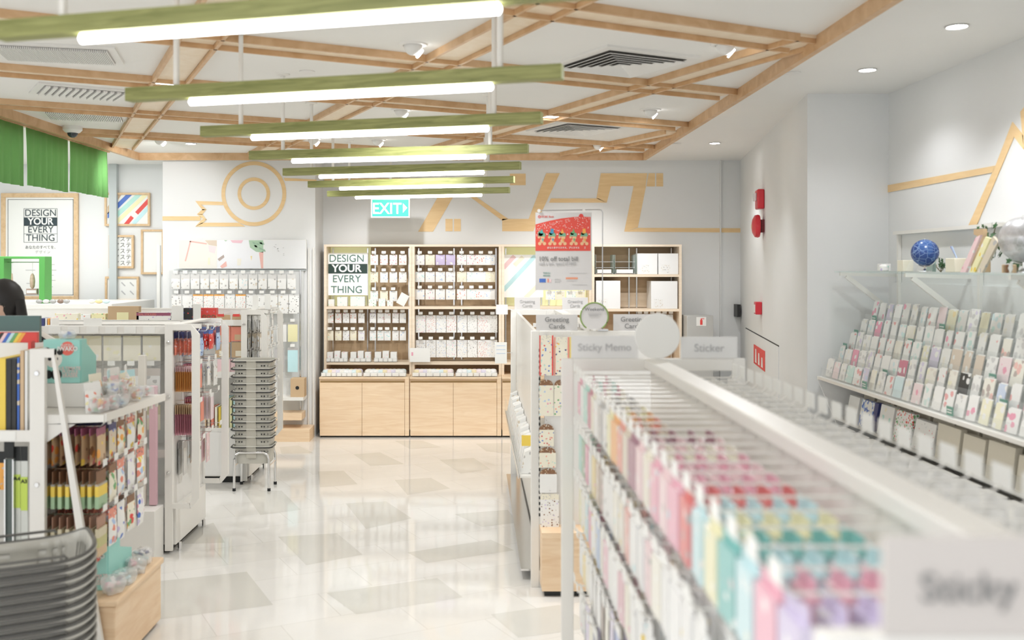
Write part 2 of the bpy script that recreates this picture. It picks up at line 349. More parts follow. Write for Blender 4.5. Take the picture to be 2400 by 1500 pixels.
downlight(1402, 337, 'bright white gimbal downlight near the back rim board', True, 60, (1.0, 10.4, .9), size=1.5)
downlight(735, 325, 'dim white gimbal downlight left of the fourth lamp', True, 16, (-2.3, 10, .7))
downlight(447, 336, 'small recessed downlight close to the back wall with tape roll', power=10, tgt=(-2.6, 9.4, .6))
downlight(375, 325, 'small white gimbal downlight near the camera dome', True, 24, (-3.9, 10.8, 1.3))
def chlight(x, y, ang, label):
    p = CP(x, y, CEIL-.014); t = thing('channel_light', p, label, 'ceiling light', None, ang)
    MB().box(-.085, .085, -.045, .045, -.008, 0).build('housing', WHITE, t, bevel=.004, local=True)
    MB().box(-.075, .075, -.036, .036, -.011, -.008).build('lens', SPOTG, t, local=True)
    spot(p+Vector((0, 0, -.05)), 30, (p.x*.9, p.y, 0))
chlight(397, 192, .4, 'rectangular light set in the wide channel, nearer one'); chlight(304, 313, .4, 'rectangular light set in the wide channel, farther one'); chlight(1283, 271, .4, 'rectangular light in a channel right of the third lamp')
for x, y, s in ((720, 167, 'between second lamp and oak channel'), (1858, 170, 'in the plain ceiling beside the rim'), (1585, 336, 'in the plain ceiling at the back')):
    tag(MB().lathe([(.045, 0), (.045, -.006), (.03, -.012), (.001, -.013)], CP(x, y), 20).build('smoke_sensor', WHITE), 'flat round white ceiling sensor '+s, 'sensor')
p = CP(170, 296); t = thing('security_camera', p, 'white dome security camera beside the green curtain', 'camera')
MB().lathe([(.075, 0), (.075, -.03), (.055, -.05), (.04, -.055)], seg=24).build('housing', WHITE, t, local=True)
MB().ball((0, 0, -.05), .042, 18).build('dome', mat('dark_dome', (.05, .06, .07), .1), t, local=True)

# pendant lamps: green-stained beams with a glowing tube below, hung on white rods
lamp_lab = ['nearest, cut by the top of the photo', 'second nearest, largest one wholly in view', 'third nearest', 'fourth nearest, with grain lit at right', 'fifth nearest', 'second farthest', 'farthest, just above the exit sign']
for k in range(7):
    yl = 2.75+1.025*k; dY = -.45
    if k == 3: dY = -.34
    a = Vector((-1.312, yl, 2.35)); b = Vector((.292, yl+dY, 2.35)); c = (a+b)/2; d = b-a; L = d.length; ang = math.atan2(d.y, d.x)
    t = thing('pendant_lamp', c, 'green-stained wooden beam pendant lamp, '+lamp_lab[k], 'pendant lamp', 'beam lamps over the aisle', ang)
    m = MB(); m.box(-L/2, L/2, -.025, .025, -.025, .025, 0); m.box(L/2, L/2+.002, -.024, .024, -.024, .024, 1); m.build('beam', [GREENW, GREENE], t, local=True)
    m = MB(); x0, x1 = -L*.343, L*.357
    m.tube([(x0, -.004, -.038), (x0+.006, -.004, -.038), (x1-.006, -.004, -.038), (x1, -.004, -.038)], .014, 12, rs=[.007, .014, .014, .007]); m.build('light_tube', LAMP, t, local=True)
    for xx in (-1.115, .085):
        r = (xx-c.x)/math.cos(ang)
        MB().tube([(r, 0, .025), (r, 0, CEIL-2.35)], .0115, 8).build('rod', METALW, t, local=True)
        MB().lathe([(.04, CEIL-2.35), (.038, CEIL-2.358), (.014, CEIL-2.365)], (r, 0, 0), 16, caps=False).build('ceiling_rose', METALW, t, local=True)

# ---------------------------------------------------------------- wall decoration (inlaid plywood drawings)
def inlay(polys, fn, off, name, label):
    m = MB()
    for pl in polys: m.prism([fn(*q) for q in pl], off)
    return tag(m.build(name, TAPE), label, 'wall decoration')
BW = lambda x, y: P(x, y, 10.499); LW = lambda x, y: P(x, y, 9.979); o3 = (0, -.004, 0)
def ring(m, cx, cy, r0, r1, Y, n=56):
    c = P(cx, cy, Y); s = Y/FPX
    for i in range(n):
        a, b = 2*math.pi*i/n, 2*math.pi*(i+1)/n
        m.prism([c+Vector((math.cos(t)*r*s, 0, math.sin(t)*r*s)) for t, r in ((a, r0), (a, r1), (b, r1), (b, r0))], o3)
m = MB(); ring(m, 595, 454, 67, 76, 9.979); ring(m, 595, 454, 30, 38, 9.979)
for pl in ([(381, 507), (470, 507), (470, 517), (381, 517)], [(458, 471), (522, 473), (524, 481), (473, 480)], [(458, 471), (470, 478), (484, 491), (475, 493)], [(484, 491), (475, 490), (462, 502), (474, 503)],
           [(462, 502), (474, 502), (485, 516), (474, 512)], [(485, 514), (474, 514), (458, 531), (474, 524)], [(458, 531), (474, 522), (560, 522), (575, 531)], [(665, 417), (742, 421), (742, 425), (668, 424)]):
    m.prism([LW(*q) for q in pl], o3)
tag(m.build('tape_roll_inlay', TAPE), 'wooden outline drawing of a tape roll on the back left wall', 'wall decoration')
inlay([[(1027, 460), (1063, 460), (1015, 543), (980, 543)], [(1044, 513), (1061, 513), (1061, 542), (1044, 542)], [(1064, 513), (1080, 513), (1080, 542), (1064, 542)], [(760, 418), (1195, 418), (1195, 426), (760, 426)], [(1195, 407), (1232, 407), (1232, 434), (1195, 434)],
       [(1100, 460), (1114, 460), (1191, 513), (1177, 517)], [(1280, 406), (1312, 406), (1262, 513), (1250, 542), (1177, 542), (1177, 513), (1239, 513)],
       [(1291, 465), (1402, 465), (1422, 475), (1287, 475)], [(1408, 406), (1517, 406), (1513, 436), (1432, 436), (1422, 475), (1398, 465)],
       [(1485, 436), (1514, 436), (1495, 533), (1463, 543)], [(1495, 534), (1735, 535), (1735, 545), (1463, 543)], [(1520, 406), (1535, 406), (1535, 437), (1515, 437)], [(1538, 406), (1554, 406), (1554, 437), (1538, 437)]],
      BW, o3, 'ribbon_inlay', 'wooden zigzag ribbon drawing on the grey back wall above the shelves')
inlay([[(2082, 434), (2335, 388), (2328, 404), (2082, 451)], [(2374, 286), (2400, 318), (2400, 350), (2378, 320), (2287, 535), (2269, 533), (2336, 385)], [(2393, 262), (2440, 205), (2440, 350), (2400, 345)]],
      lambda x, y: RW(x, y, 2.679), (-.004, 0, 0), 'mountain_inlay', 'wooden mountain-line drawing on the right wall above the globes')

# exit sign
c = P(915, 487, 9.9); t = thing('exit_sign', (c.x, c.y, c.z-.1), 'green EXIT sign with white arrow hanging before the back wall', 'exit sign')
MB().box(c.x-.195, c.x+.195, 9.9, 9.94, c.z-.1, c.z+.1).build('housing', WHITE, t, bevel=.004)
MB().box(c.x-.18, c.x+.18, 9.897, 9.9, c.z-.085, c.z+.08).build('face', mat('exit_green', (.02, .50, .36), .4, emit=(.05, .62, .45), es=.28), t)
EW = mat('exit_white', (1, 1, 1), .4, emit=(1, 1, 1), es=.5)
text('EXIT', .155, EW, t, (c.x-.035, 9.895, c.z-.012), sx=.92, bold=.002)
MB().prism([(c.x+.125, 9.896, c.z-.05), (c.x+.125, 9.896, c.z+.045), (c.x+.168, 9.896, c.z)], (0, -.002, 0)).build('arrow', EW, t)
MB().box(c.x-.012, c.x+.012, 9.91, 9.93, c.z+.1, CEIL).build('hanger', WHITE, t)

# ---------------------------------------------------------------- framed pictures on the recess wall
def framed(x0, y0, x1, y1, Y, fw, label, face=PAPER, cat='framed print', name='framed_print'):
    a = P(x0, y1, Y); b = P(x1, y0, Y); w = fw*Y/FPX
    t = thing(name, ((a.x+b.x)/2, Y, a.z), label, cat)
    m = MB(); d = .03
    m.box(a.x, b.x, Y-d, Y, a.z, a.z+w); m.box(a.x, b.x, Y-d, Y, b.z-w, b.z); m.box(a.x, a.x+w, Y-d, Y, a.z+w, b.z-w); m.box(b.x-w, b.x, Y-d, Y, a.z+w, b.z-w)
    m.build('frame', FRAMEW, t, bevel=.002)
    MB().box(a.x+w, b.x-w, Y-d+.014, Y-.002, a.z+w, b.z-w).build('print', face, t)
    return t, Y-d+.012
Yp = 10.895
t, yy = framed(5, 453, 185, 704, Yp, 10, 'large wood-framed design poster with a block of capital letters')
m = MB(); a = P(18, 692, yy); b = P(172, 467, yy); w = .006
for q in ((a.x, b.x, a.z, a.z+w), (a.x, b.x, b.z-w, b.z), (a.x, a.x+w, a.z, b.z), (b.x-w, b.x, a.z, b.z)): m.box(q[0], q[1], yy-.001, yy+.002, q[2], q[3])
m.build('border_line', INK, t)
def design_block(t, x0, x1, ys, Y, cx, ink, dark, light, lh, boxes=True, sxs=(1, 1, 1, 1)):
    m = MB(); w = .0035
    a = P(x0, ys[1], Y); b = P(x1, ys[2], Y)
    m2 = MB().box(a.x, b.x, Y-.001, Y+.0015, b.z, a.z); m2.build('word_band', dark, t)
    if boxes:
        for k in range(5):
            q = P(x0, ys[k], Y); r = P(x1, ys[k], Y); m.box(q.x, r.x, Y-.001, Y+.001, q.z-w/2, q.z+w/2)
        for xx in (x0, x1):
            q = P(xx, ys[0], Y); r = P(xx, ys[-1], Y); m.box(q.x-w/2, q.x+w/2, Y-.001, Y+.001, r.z, q.z)
        m.build('word_boxes', ink, t)
    for k, wd in enumerate(('DESIGN', 'YOUR', 'EVERY', 'THING')):
        q = P(cx, (ys[k]+ys[k+1])/2, Y-.003)
        text(wd, lh*Y/FPX, light if k == 1 else ink, t, q, bold=.0028 if k == 1 else 0., sx=sxs[k])
design_block(t, 56, 134, (489, 510, 529, 548, 568), yy, 95, mat('poster_ink', (.06, .08, .09), .5), mat('poster_band', (.03, .05, .06), .5), PAPER, 22, sxs=(.98, .98, .98, 1))
text('あなたのすべてを、', 9*yy/FPX, INK, t, P(97, 580, yy-.003), sx=.95); text('デザイン', 8*yy/FPX, LINK, t, P(100, 591, yy-.003), spacing=1.3)
m = MB()
for i, (x, y, w) in enumerate(((108, 620, 20), (108, 633, 24), (60, 633, 22), (108, 645, 18), (108, 657, 22), (62, 664, 20), (110, 672, 14))):
    a = P(x, y, yy); m.box(a.x, a.x+w*yy/FPX, yy-.001, yy+.001, a.z-.003, a.z+.003)
m.build('small_print', LINK, t)
t, yy = framed(247, 452, 353, 530, Yp, 5, 'wood-framed print of diagonal pastel stripes')
def clip_poly(poly, x0, y0, x1, y1):
    def cl(ps, f, ins):
        out = []
        for i in range(len(ps)):
            p, q = ps[i-1], ps[i]
            if ins(q):
                if not ins(p): out.append(f(p, q))
                out.append(q)
            elif ins(p): out.append(f(p, q))
        return out
    def ix(X): return lambda p, q: (X, p[1]+(q[1]-p[1])*(X-p[0])/(q[0]-p[0]))
    def iy(Y): return lambda p, q: (p[0]+(q[0]-p[0])*(Y-p[1])/(q[1]-p[1]), Y)
    for f, ins in ((ix(x0), lambda p: p[0] >= x0), (ix(x1), lambda p: p[0] <= x1), (iy(y0), lambda p: p[1] >= y0), (iy(y1), lambda p: p[1] <= y1)):
        if poly: poly = cl(poly, f, ins)
    return poly
def stripes(t, Y, box, lst):
    for (xa, ya, xb, yb, w, col) in lst:
        d = math.hypot(xb-xa, yb-ya); nx, ny = -(yb-ya)/d*w/2, (xb-xa)/d*w/2
        pl = clip_poly([(xa+nx, ya+ny), (xb+nx, yb+ny), (xb-nx, yb-ny), (xa-nx, ya-ny)], *box)
        if len(pl) > 2: MB().prism([P(x, y, Y) for x, y in pl], (0, .002, 0)).build('stripe', C(col), t)
stripes(t, yy, (252, 457, 348, 525), ((248, 500, 268, 470, 10, 'tan'), (272, 468, 284, 450, 8, 'tan'), (250, 508, 312, 447, 10, 'blue'), (262, 515, 332, 450, 10, 'mint'), (272, 522, 350, 448, 9, 'paleyellow'), (320, 500, 352, 466, 9, 'red'), (292, 530, 310, 508, 9, 'red'), (312, 525, 350, 484, 9, 'aqua')))
t, yy = framed(257, 551, 315, 629, Yp, 5, 'small wood-framed print with five rows of katakana')
for i in range(5):
    for j, ch in enumerate('マステ'): text(ch, 13*yy/FPX, INK, t, P(273+j*14, 561+i*14, yy-.002))
t, yy = framed(332, 538, 386, 643, Yp, 5, 'wood-framed blank print cut by the corner of the wall')
t, yy = framed(248, 648, 327, 706, Yp, 5, 'small wood-framed print of six little pencils')
for i in range(2):
    for j in range(3):
        q = P(269+j*20, 666+i*20, yy); MB().bar(q+Vector((-.02, 0, .02)), q+Vector((.016, 0, -.016)), .003, .013, (1, 0, 1)).prism([q+Vector((.021, 0, -.011)), q+Vector((.011, 0, -.021)), q+Vector((.024, 0, -.024))], (0, .003, 0)).build('pencil_drawing', LINK, t)

# green curtain in three cloths along the rim board
gc = mat('curtain_green', (.20, .50, .15), .85, var=.12)
for i, (ya, yb, zb) in enumerate(((6.55, 7.42, 2.30), (7.46, 8.23, 2.315), (8.28, 9.10, 2.33))):
    m = MB(); n = 26; cols = []
    for k in range(n+1):
        y = ya+(yb-ya)*k/n; w = .010*math.sin(k*1.7+i)+.006*math.sin(k*.6+2*i)
        cols.append([m.bm.verts.new((XR0-.05+w*s, y, z)) for z, s in ((CEIL-.07, .3), (2.6, .8), (zb, 1.3))])
    for k in range(n):
        for r in range(2):
            f = m.bm.faces.new((cols[k][r], cols[k+1][r], cols[k+1][r+1], cols[k][r+1])); f.smooth = True
    o = m.build('green_curtain', gc); tag(o, ('green cloth panel at the photo edge, nearest of three hanging', 'green cloth panel in the middle of three hanging from the ceiling', 'green cloth panel farthest along, ending above the striped picture')[i], 'curtain', 'green cloths under the ceiling rim')
    s = o.modifiers.new('solid', 'SOLIDIFY'); s.thickness = .004
tag(MB().box(XR0-.065, XR0-.03, 6.4, 9.14, CEIL-.075, CEIL-.0).build('curtain_rail', TRIM), 'wooden rail carrying the green cloths', 'curtain rail')

# ---------------------------------------------------------------- goods prototypes
def pack_mesh(key, w, h, t, mats, hd=.22, puff=True):
    """hanging pack: top centre at origin, faces -Y; hole tab header and puffed pouch"""
    m = MB(); hh = h*hd
    m.box(-w/2, w/2, -.0012, .0012, -hh, 0, 1)
    nx, nz = 4, 5
    for s in ((-1, 1) if puff else ()):
        g = [[m.bm.verts.new((-w/2+w*i/nx, s*(t/2*(math.sin(math.pi*i/nx)*math.sin(math.pi*j/nz))**.5 if puff and 0 < i < nx and 0 < j < nz else (.0012 if puff else t/2)), -hh-(h-hh)*j/nz)) for j in range(nz+1)] for i in range(nx+1)]
        for i in range(nx):
            for j in range(nz): f = m.bm.faces.new((g[i][j], g[i+1][j], g[i+1][j+1], g[i][j+1])); f.smooth = puff
    if not puff: m.box(-w/2, w/2, -t/2, t/2, -h, -hh, 0)
    return m.mesh(key, mats)
PM = {}
def pm(w, h, t, body, head, hd=.22, puff=True, name='hanging_pack'):
    k = (w, h, t, body.name, head.name, hd, puff, name)
    if k not in PM: PM[k] = pack_mesh(name, w, h, t, [body, head], hd, puff)
    return PM[k]
def hang(me, loc, rz, label, cat, group, name='hanging_pack'):
    return tag(place(name, me, None, loc=loc, rz=rz), label, cat, group)
TAGM = MB().box(-.022, .022, -.001, .001, -.014, .014).mesh('price_tag', [PAPER])
def hookset(par, x, y, z, d, L, name='hook', tagm=True, r=.0022, hm=CHROME, two=True, ts=1.):
    """wire hook with price tag; d = unit direction it points"""
    d = Vector(d)
    m = MB(); m.tube([Vector((0, 0, 0)), d*L*.94, d*L+Vector((0, 0, .012))], r, 5); 
    if two: m.tube([Vector((0, 0, .022)), d*L+Vector((0, 0, .026))], r*.8, 5)
    o = m.build(name, hm, par, local=True); o.matrix_parent_inverse = Matrix.Translation(-par.location); o.location = (x, y, z)
    if tagm:
        p = bpy.data.objects.new('price_tag', TAGM); COL.objects.link(p); p.parent = o; p.location = d*(L+.004)+Vector((0, 0, .028)); p.rotation_euler.z = math.atan2(d.x, -d.y); p.scale = (ts, 1, ts)
    return o

# ---------------------------------------------------------------- birch shelving along the back wall: four bays
UF, UB = 10.15, 10.49   # upper front and back
def X(x, Y): return (x-VX)*Y/FPX
def Z(y, Y): return HC-(y-VY)*Y/FPX
bays = [(759, 965.5, 'first birch bay with the design sign', ((721.5),), True), (965.5, 1175.5, 'second birch bay full of small hanging cards', (721.5,), False),
        (1175.5, 1387, 'third birch bay behind the hanging offer poster', (721.5,), True), (1387, 1598, 'fourth birch bay with big white boxes, at the right end', (646, 727), False)]
zt, zb = Z(578, UF), .60
for i, (xa, xb, lab, sh, lit) in enumerate(bays):
    a, b = X(xa, UF), X(xb, UF); t = thing('shelf_bay', ((a+b)/2, 10.2, 0), 'tall birch wall shelving, '+lab, 'shelving')
    th = .026
    for s, xx in ((0, a+.001), (1, b-th-.001)): MB().box(xx, xx+th, UF, UB, zb, zt).build('side_panel', BIRCHP, t)
    MB().box(a, b, UF, UB, zt, zt+.022).build('top_board', BIRCHP, t)
    MB().box(a+th, b-th, UB-.02, UB, zb, zt).build('back_panel', PEG, t)
    for y in list(sh if isinstance(sh, tuple) else (sh,)): MB().box(a+th, b-th, UF+.005, UB-.02, Z(y, UF)-.013, Z(y, UF)+.013).build('shelf', BIRCHP, t)
    if i < 3: MB().box(a+th, b-th, UF-.005, UB-.02, Z(852, UF)-.012, Z(852, UF)+.012).build('shelf', BIRCHP, t)
    if lit:
        w = .42; MB().box(a+th, a+th+w if i == 0 else b-th, UB-.035, UB-.02, Z(721.5, UF)+.013, zt).build('cream_panel', OLIVE, t)
    if i == 3: MB().box(a+th, b-th, UB-.04, UB-.02, Z(727, UF)+.02, Z(688, UF)).build('pale_board', BIRCHP, t)
    for xx in (a+th+.02, (a+b)/2-.04, (a+b)/2+.04, b-th-.03):
        MB().box(xx, xx+.012, UB-.048, UB-.04, zb+.1, zt-.01).build('slotted_rail', CHROME, t)
# base cupboards: two doors under every bay, base deeper than the bay
for i, (xa, xb) in enumerate(((748, 959), (960, 1175), (1176, 1390), (1391, 1606))):
    BF = 9.9; a, b = X(xa, BF), X(xb, BF); t = thing('base_cupboard', ((a+b)/2, 10.1, 0), 'low pale birch cupboard with two flat doors, under the %s bay' % ORD[i], 'cupboard', None)
    MB().box(a, b, BF+.02, UB, .075, .585).build('body', BIRCH, t)
    MB().box(a+.01, b-.01, BF+.03, UB-.02, .0, .075).build('plinth', BLACK, t)
    MB().box(a, b, BF-.005, UB, .585, .60).build('counter_top', BIRCH, t)
    MB().box(a+.01, b-.05, BF+.015, BF+.022, .548, .562).build('finger_groove', mat('groove', (.35, .24, .10), .7), t)
    mx = (a+b-.045)/2
    for q, r in ((a+.006, mx-.0015), (mx+.0015, b-.045)): MB().box(q, r, BF, BF+.02, .018, .545).build('door', BIRCH, t, bevel=.0015)
    MB().box(b-.042, b, BF-.002, BF+.02, .018, .585).build('post', BIRCH, t)

# design sign in the first bay
YS = 10.28; a, b = P(763, 692, YS), P(862, 593, YS)
t = thing('design_sign', ((a.x+b.x)/2, YS, a.z), 'square white design sign with four stacked words in the first birch bay', 'sign')
SW = mat('glowing_sign_white', (.9, .9, .88), .5, emit=(.95, 1, .96), es=.08)  # faint emission put into the white boards to brighten them
MB().box(a.x, b.x, YS, YS+.03, a.z, b.z).build('board', SW, t)
design_block(t, 764, 861, (594, 618.5, 641, 667, 692), YS-.003, 812.5, mat('sign_green_ink', (.10, .20, .17), .5), mat('sign_band', (.02, .05, .04), .5), SW, 24, False, (1.0, 1.04, 1.0, 1.0))

# hanging goods in bays one and two
CW = [PR('white', 'lilac', 'grey'), PR('cream', 'paleyellow', 'beige'), PR('white', 'coral', 'lightpink'), PR('white', 'aqua', 'mint'), PR('lilac', 'white', 'cream', scale=25), PR('white', 'grey', 'pink'), PR('cream', 'tan', 'mint'), PR('white', 'white', 'skyblue')]
CN = ['lilac-printed', 'pale yellow', 'coral-printed', 'aqua-printed', 'lilac', 'grey-and-pink', 'cream', 'plain white']
def baypack(bay, x, y, w, h, k, row, i, n, kind='card pack', mesh=None):
    Y = 10.26; q = P(x, y, Y)
    o = hookset(bay, q.x, UB-.02, q.z-.004, (0, -1, 0), UB-.02-Y+.03)
    me = mesh or pm(round(w*Y/FPX, 3), round(h*Y/FPX, 3), .014, CW[k], CW[k], .12)
    hang(me, (q.x, Y, q.z), rnd.uniform(-.05, .05), '%s %s, %s in the %s' % (CN[k], kind, lr(i, n), row), 'card pack' if 'card' in kind else 'pack', 'packs hanging in the birch bays')
BAY = {o['label'].split(', ')[1].split()[0]: o for o in sc.objects if o.name.startswith('shelf_bay')}
b1, b2 = BAY['first'], BAY['second']
for r, y in enumerate((597, 638, 682)):
    for i, x in enumerate((877, 900, 922, 944)):
        if not (r == 2 and i == 3): baypack(b1, x, y, 18, 24, ((2, 2, 5, 2), (6, 7, 7, 0), (3, 1, 7, 0))[r][i], 'first bay, %s upper row' % ORD[r], i, 4)
for r, y in enumerate((734, 775)):
    for i, x in enumerate((774, 793, 811, 828, 847, 874, 892, 908, 927, 944)):
        k = ((2, 2, 5, 2, 0, 0, 5, 2, 5, 7), (6, 1, 0, 1, 0, 3, 3, 3, 5, 7))[r][i]
        baypack(b1, x, y, 15, 23, k, 'first bay, %s lower row' % ORD[r], i, 10, 'pouch')
for r, y in enumerate((597, 637, 678)):
    for i, x in enumerate((984, 1008, 1032, 1056, 1082, 1105, 1127, 1149)):
        k = ((0, 1, 4, 4, 5, 5, 2, 7), (3, 7, 7, 0, 1, 3, 7, 1), (7, 5, 7, 7, 2, 3, 2, 7))[r][i]
        baypack(b2, x, y, 22, 24, k, 'second bay, %s upper row' % ORD[r], i, 8)
SHEET = [PR('white', 'lilac', 'teal', 'pink', scale=70), PR('white', 'coral', 'rose', scale=80), PR('white', 'grey', 'skyblue', scale=70), PR('white', 'black', 'grey', scale=80, size=.25)]
SN = ['lilac-dotted', 'coral-dotted', 'grey-blue', 'black-dotted']
for r, y in enumerate((739, 797)):
    for i, x in enumerate((986, 1010, 1034, 1058, 1083, 1107, 1131, 1154)):
        k = ((0, 1, 2, 1, 2, 3, 1, 3), (2, 2, 2, 0, 2, 3, 1, 2))[r][i]; Y = 10.26; q = P(x, y, Y)
        hookset(b2, q.x, UB-.02, q.z-.004, (0, -1, 0), .25)
        hang(pm(.101, .178, .006, SHEET[k], C('white'), .05, False, 'sticker_sheet'), (q.x, Y, q.z), rnd.uniform(-.03, .03), '%s sticker sheet, %s in the second bay, %s lower row' % (SN[k], lr(i, 8), ORD[r]), 'sticker sheet', 'packs hanging in the birch bays', 'sticker_sheet')
# hinted little things on the first-bay shelf
for i, (x, y0, y1, w, c) in enumerate(((776, 702, 719, 14, 'paleyellow'), (802, 696, 719, 24, 'white'), (838, 695, 719, 34, 'white'), (873, 702, 719, 18, 'green'), (895, 700, 719, 16, 'mint'), (914, 704, 719, 14, 'grey'))):
    Y = 10.2; a = P(x-w/2, y1, Y); b = P(x+w/2, y0, Y)
    nm = ['small yellow star-topped box', 'white labelled gift box', 'wide white card box with yellow mark', 'small green leafy box', 'mint mini box', 'small grey box'][i]
    tag(MB().box(a.x, b.x, Y, Y+.07, Z(721.5, UF)+.0135, b.z).build('gift_box', PR('white', c, 'mint', scale=50), bevel=.002), nm+' on the first-bay shelf under the design sign', 'box')
m = MB(); q = P(944, 705, 10.19); m.box(-.045, .045, -.002, .002, -.06, .06); o = m.build('card', PAPER, local=True); o.location = (q.x, q.y, 1.365); o.rotation_euler = (0, .5, 0); tag(o, 'tilted white card hanging at the right end of the first bay', 'card')
# trays and rolls on the counter and lower shelf
def roll_mesh(r, h, c): return MB().lathe([(r*.4, 0), (r, 0), (r, h*.75), (r*.8, h*.95), (r*.4, h), (r*.01, h)], seg=16).mesh('wrapped_roll', [c])
ROLLM = [roll_mesh(.034, .062, mat('wrap_'+n, tuple(.5*v+.42 for v in PAL[n]), .35)) for n in ('white', 'cream', 'lightpink', 'aqua', 'white', 'lilac', 'yellow')]
RN = ['white', 'cream', 'pinkish', 'pale blue', 'white', 'lilac', 'yellow-topped']
def tray(x0, x1, y0, Yf, dep, zb_, label, boxes):
    a, b = X(x0, Yf), X(x1, Yf); t = thing('display_tray', ((a+b)/2, Yf+dep/2, zb_), label, 'tray')
    MB().box(a, b, Yf, Yf+dep, zb_, zb_+.006).build('tray_floor', ACR, t)
    MB().box(a, b, Yf, Yf+.004, zb_+.006, zb_+.045).build('front_lip', FROST, t)
    m = MB(); w = (b-a)/boxes
    for k in range(boxes): m.box(a+w*k+.006, a+w*(k+1)-.006, Yf-.003, Yf-.0005, zb_+.008, zb_+.04)
    m.build('label_strip', PAPER, t)
    for xx in (a, b-.004): MB().box(xx, xx+.004, Yf+.004, Yf+dep, zb_+.006, zb_+.05).build('side_wall', ACR, t)
    return a, b
ti = 0
for (x0, x1, nb, nr, where) in ((752, 849, 8, 9, 'first bay counter, left half'), (851, 952, 6, 9, 'first bay counter, right half'), (966, 1064, 6, 9, 'second bay counter, left half'), (1067, 1166, 7, 8, 'second bay counter, right half')):
    a, b = tray(x0, x1, 0, 9.93, .17, .6, 'clear labelled tray of wrapped rolls on the '+where, nb)
    for rr in range(2):
        for k in range(nr):
            ti = (ti+3) % 7
            x = a+.045+(b-a-.09)*k/(nr-1)+rr*.004
            tag(place('wrapped_roll', ROLLM[ti], None, loc=(x, 9.975+.072*rr, .6065), rz=0), '%s wrapped roll, %s in the %s row, %s' % (RN[ti], lr(k, nr), ('front', 'back')[rr], where), 'wrapped roll', 'wrapped rolls on the birch counter')
for j, (x0, x1, nb) in enumerate(((764, 815, 5), (819, 870, 4), (876, 931, 5))):
    a, b = tray(x0, x1, 0, UF-.0, .13, Z(852, UF)+.012, 'small white lipped tray, %s of three on the low first-bay shelf' % ('left', 'middle', 'right')[j], nb)
    for k in range(3):
        w = (b-a)/3; tag(MB().box(a+w*k+.008, a+w*(k+1)-.006, UF+.01, UF+.09, Z(852, UF)+.0185, Z(852, UF)+.115+.01*(k % 2)).build('small_box', [PR('white', 'lightpink', 'white', scale=30)][0], bevel=.004), 'small pinkish white box, %s in the %s low tray' % (('left', 'middle', 'right')[k], ('left', 'middle', 'right')[j]), 'box', 'small boxes in the low trays')
# third bay: striped print and a few packs; fourth bay: white boxes
YS = 10.3; a, b = P(1181, 697, YS), P(1262, 597, YS)
t = thing('striped_panel', ((a.x+b.x)/2, YS, a.z), 'white panel with faded diagonal pastel stripes in the third birch bay', 'panel')
MB().box(a.x, b.x+.05, YS+.002, YS+.02, a.z, b.z).build('board', SW, t)
stripes(t, YS, (1182, 598, 1268, 696), ((1180, 628, 1206, 600, 10, 'lightpink'), (1180, 680, 1256, 598, 10, 'aqua'), (1206, 622, 1226, 602, 10, 'cream'), (1230, 700, 1275, 655, 10, 'cream')))
for i, x in enumerate((1290, 1313, 1338, 1360)):
    q = P(x, 682, 10.26); hookset(BAY['third'], q.x, UB-.02, q.z-.004, (0, -1, 0), .25)
    hang(pm(.095, .09, .01, CW[(7, 1, 3, 1)[i]], CW[7], .12), (q.x, 10.26, q.z), 0, 'pale card pack below the offer poster in the third bay, %s of four' % lr(i, 4), 'card pack', 'packs hanging in the birch bays')
WB = mat('white_board', (.86, .86, .85), .35); bx = 0
def bigbox(x0, x1, y0, y1, label, ph=True):
    Y = 10.17; a = P(x0, y1, Y); b = P(x1, y0, Y)
    t = thing('white_box', ((a.x+b.x)/2, Y, a.z), label, 'box', 'white boxes in the fourth bay'); MB().box(a.x, b.x, Y, Y+.26, a.z, b.z).build('carton', WB, t, bevel=.002)
    if ph: MB().box(a.x+.03, a.x+.12, Y-.001, Y, a.z+.015, a.z+.10).build('printed_picture', PR('white', 'grey', 'beige', scale=60), t)
sz = Z(646, UF)+.0135; y_s = VY+(HC-sz)*FPX/10.17
bigbox(1494, 1541, 594, y_s, 'white carton with small picture, middle of the fourth-bay top shelf'); bigbox(1543, 1590, 594, y_s, 'white carton with small picture, right end of the fourth-bay top shelf')
t2 = VY+(HC-(Z(727, UF)+.0135))*FPX/10.17
bigbox(1397, 1454, 658, t2, 'square white carton at the left of the fourth-bay middle shelf'); bigbox(1526, 1588, 659, t2, 'square white carton at the right of the fourth-bay middle shelf')
for j, (x0, x1) in enumerate(((1396, 1438), (1441, 1489))):
    Y = 10.2; a = X(x0, Y); b = X(x1, Y); z0 = Z(646, UF)+.0135
    t = thing('letter_tray', ((a+b)/2, Y, z0), 'clear stacked letter tray with white dividers, %s on the fourth-bay top shelf' % ('left', 'right')[j], 'letter tray')
    for k in range(3): MB().box(a, b, Y, Y+.22, z0+.004+.06*k, z0+.012+.06*k).build('tray_level', FROST, t)
    for xx in (a, b-.004): MB().box(xx, xx+.004, Y, Y+.22, z0, z0+.2).build('side_wall', clear('green_edge_acrylic', (.75, .9, .85), .4), t)
    MB().box(a+.02, b-.02, Y+.02, Y+.2, z0+.0125, z0+.05).build('paper_stack', PAPER, t)
for i in range(6):
    x = 1498+i*14.5; q = P(x, 737, 10.26); hookset(BAY['fourth'], q.x, UB-.02, q.z-.004, (0, -1, 0), .25)
    hang(pm(.058, .22, .012, C('white'), C('white'), .1, False), (q.x, 10.26, q.z), 0, 'long white pack, %s in the fourth bay under the cartons' % lr(i, 6), 'pack', 'packs hanging in the birch bays')

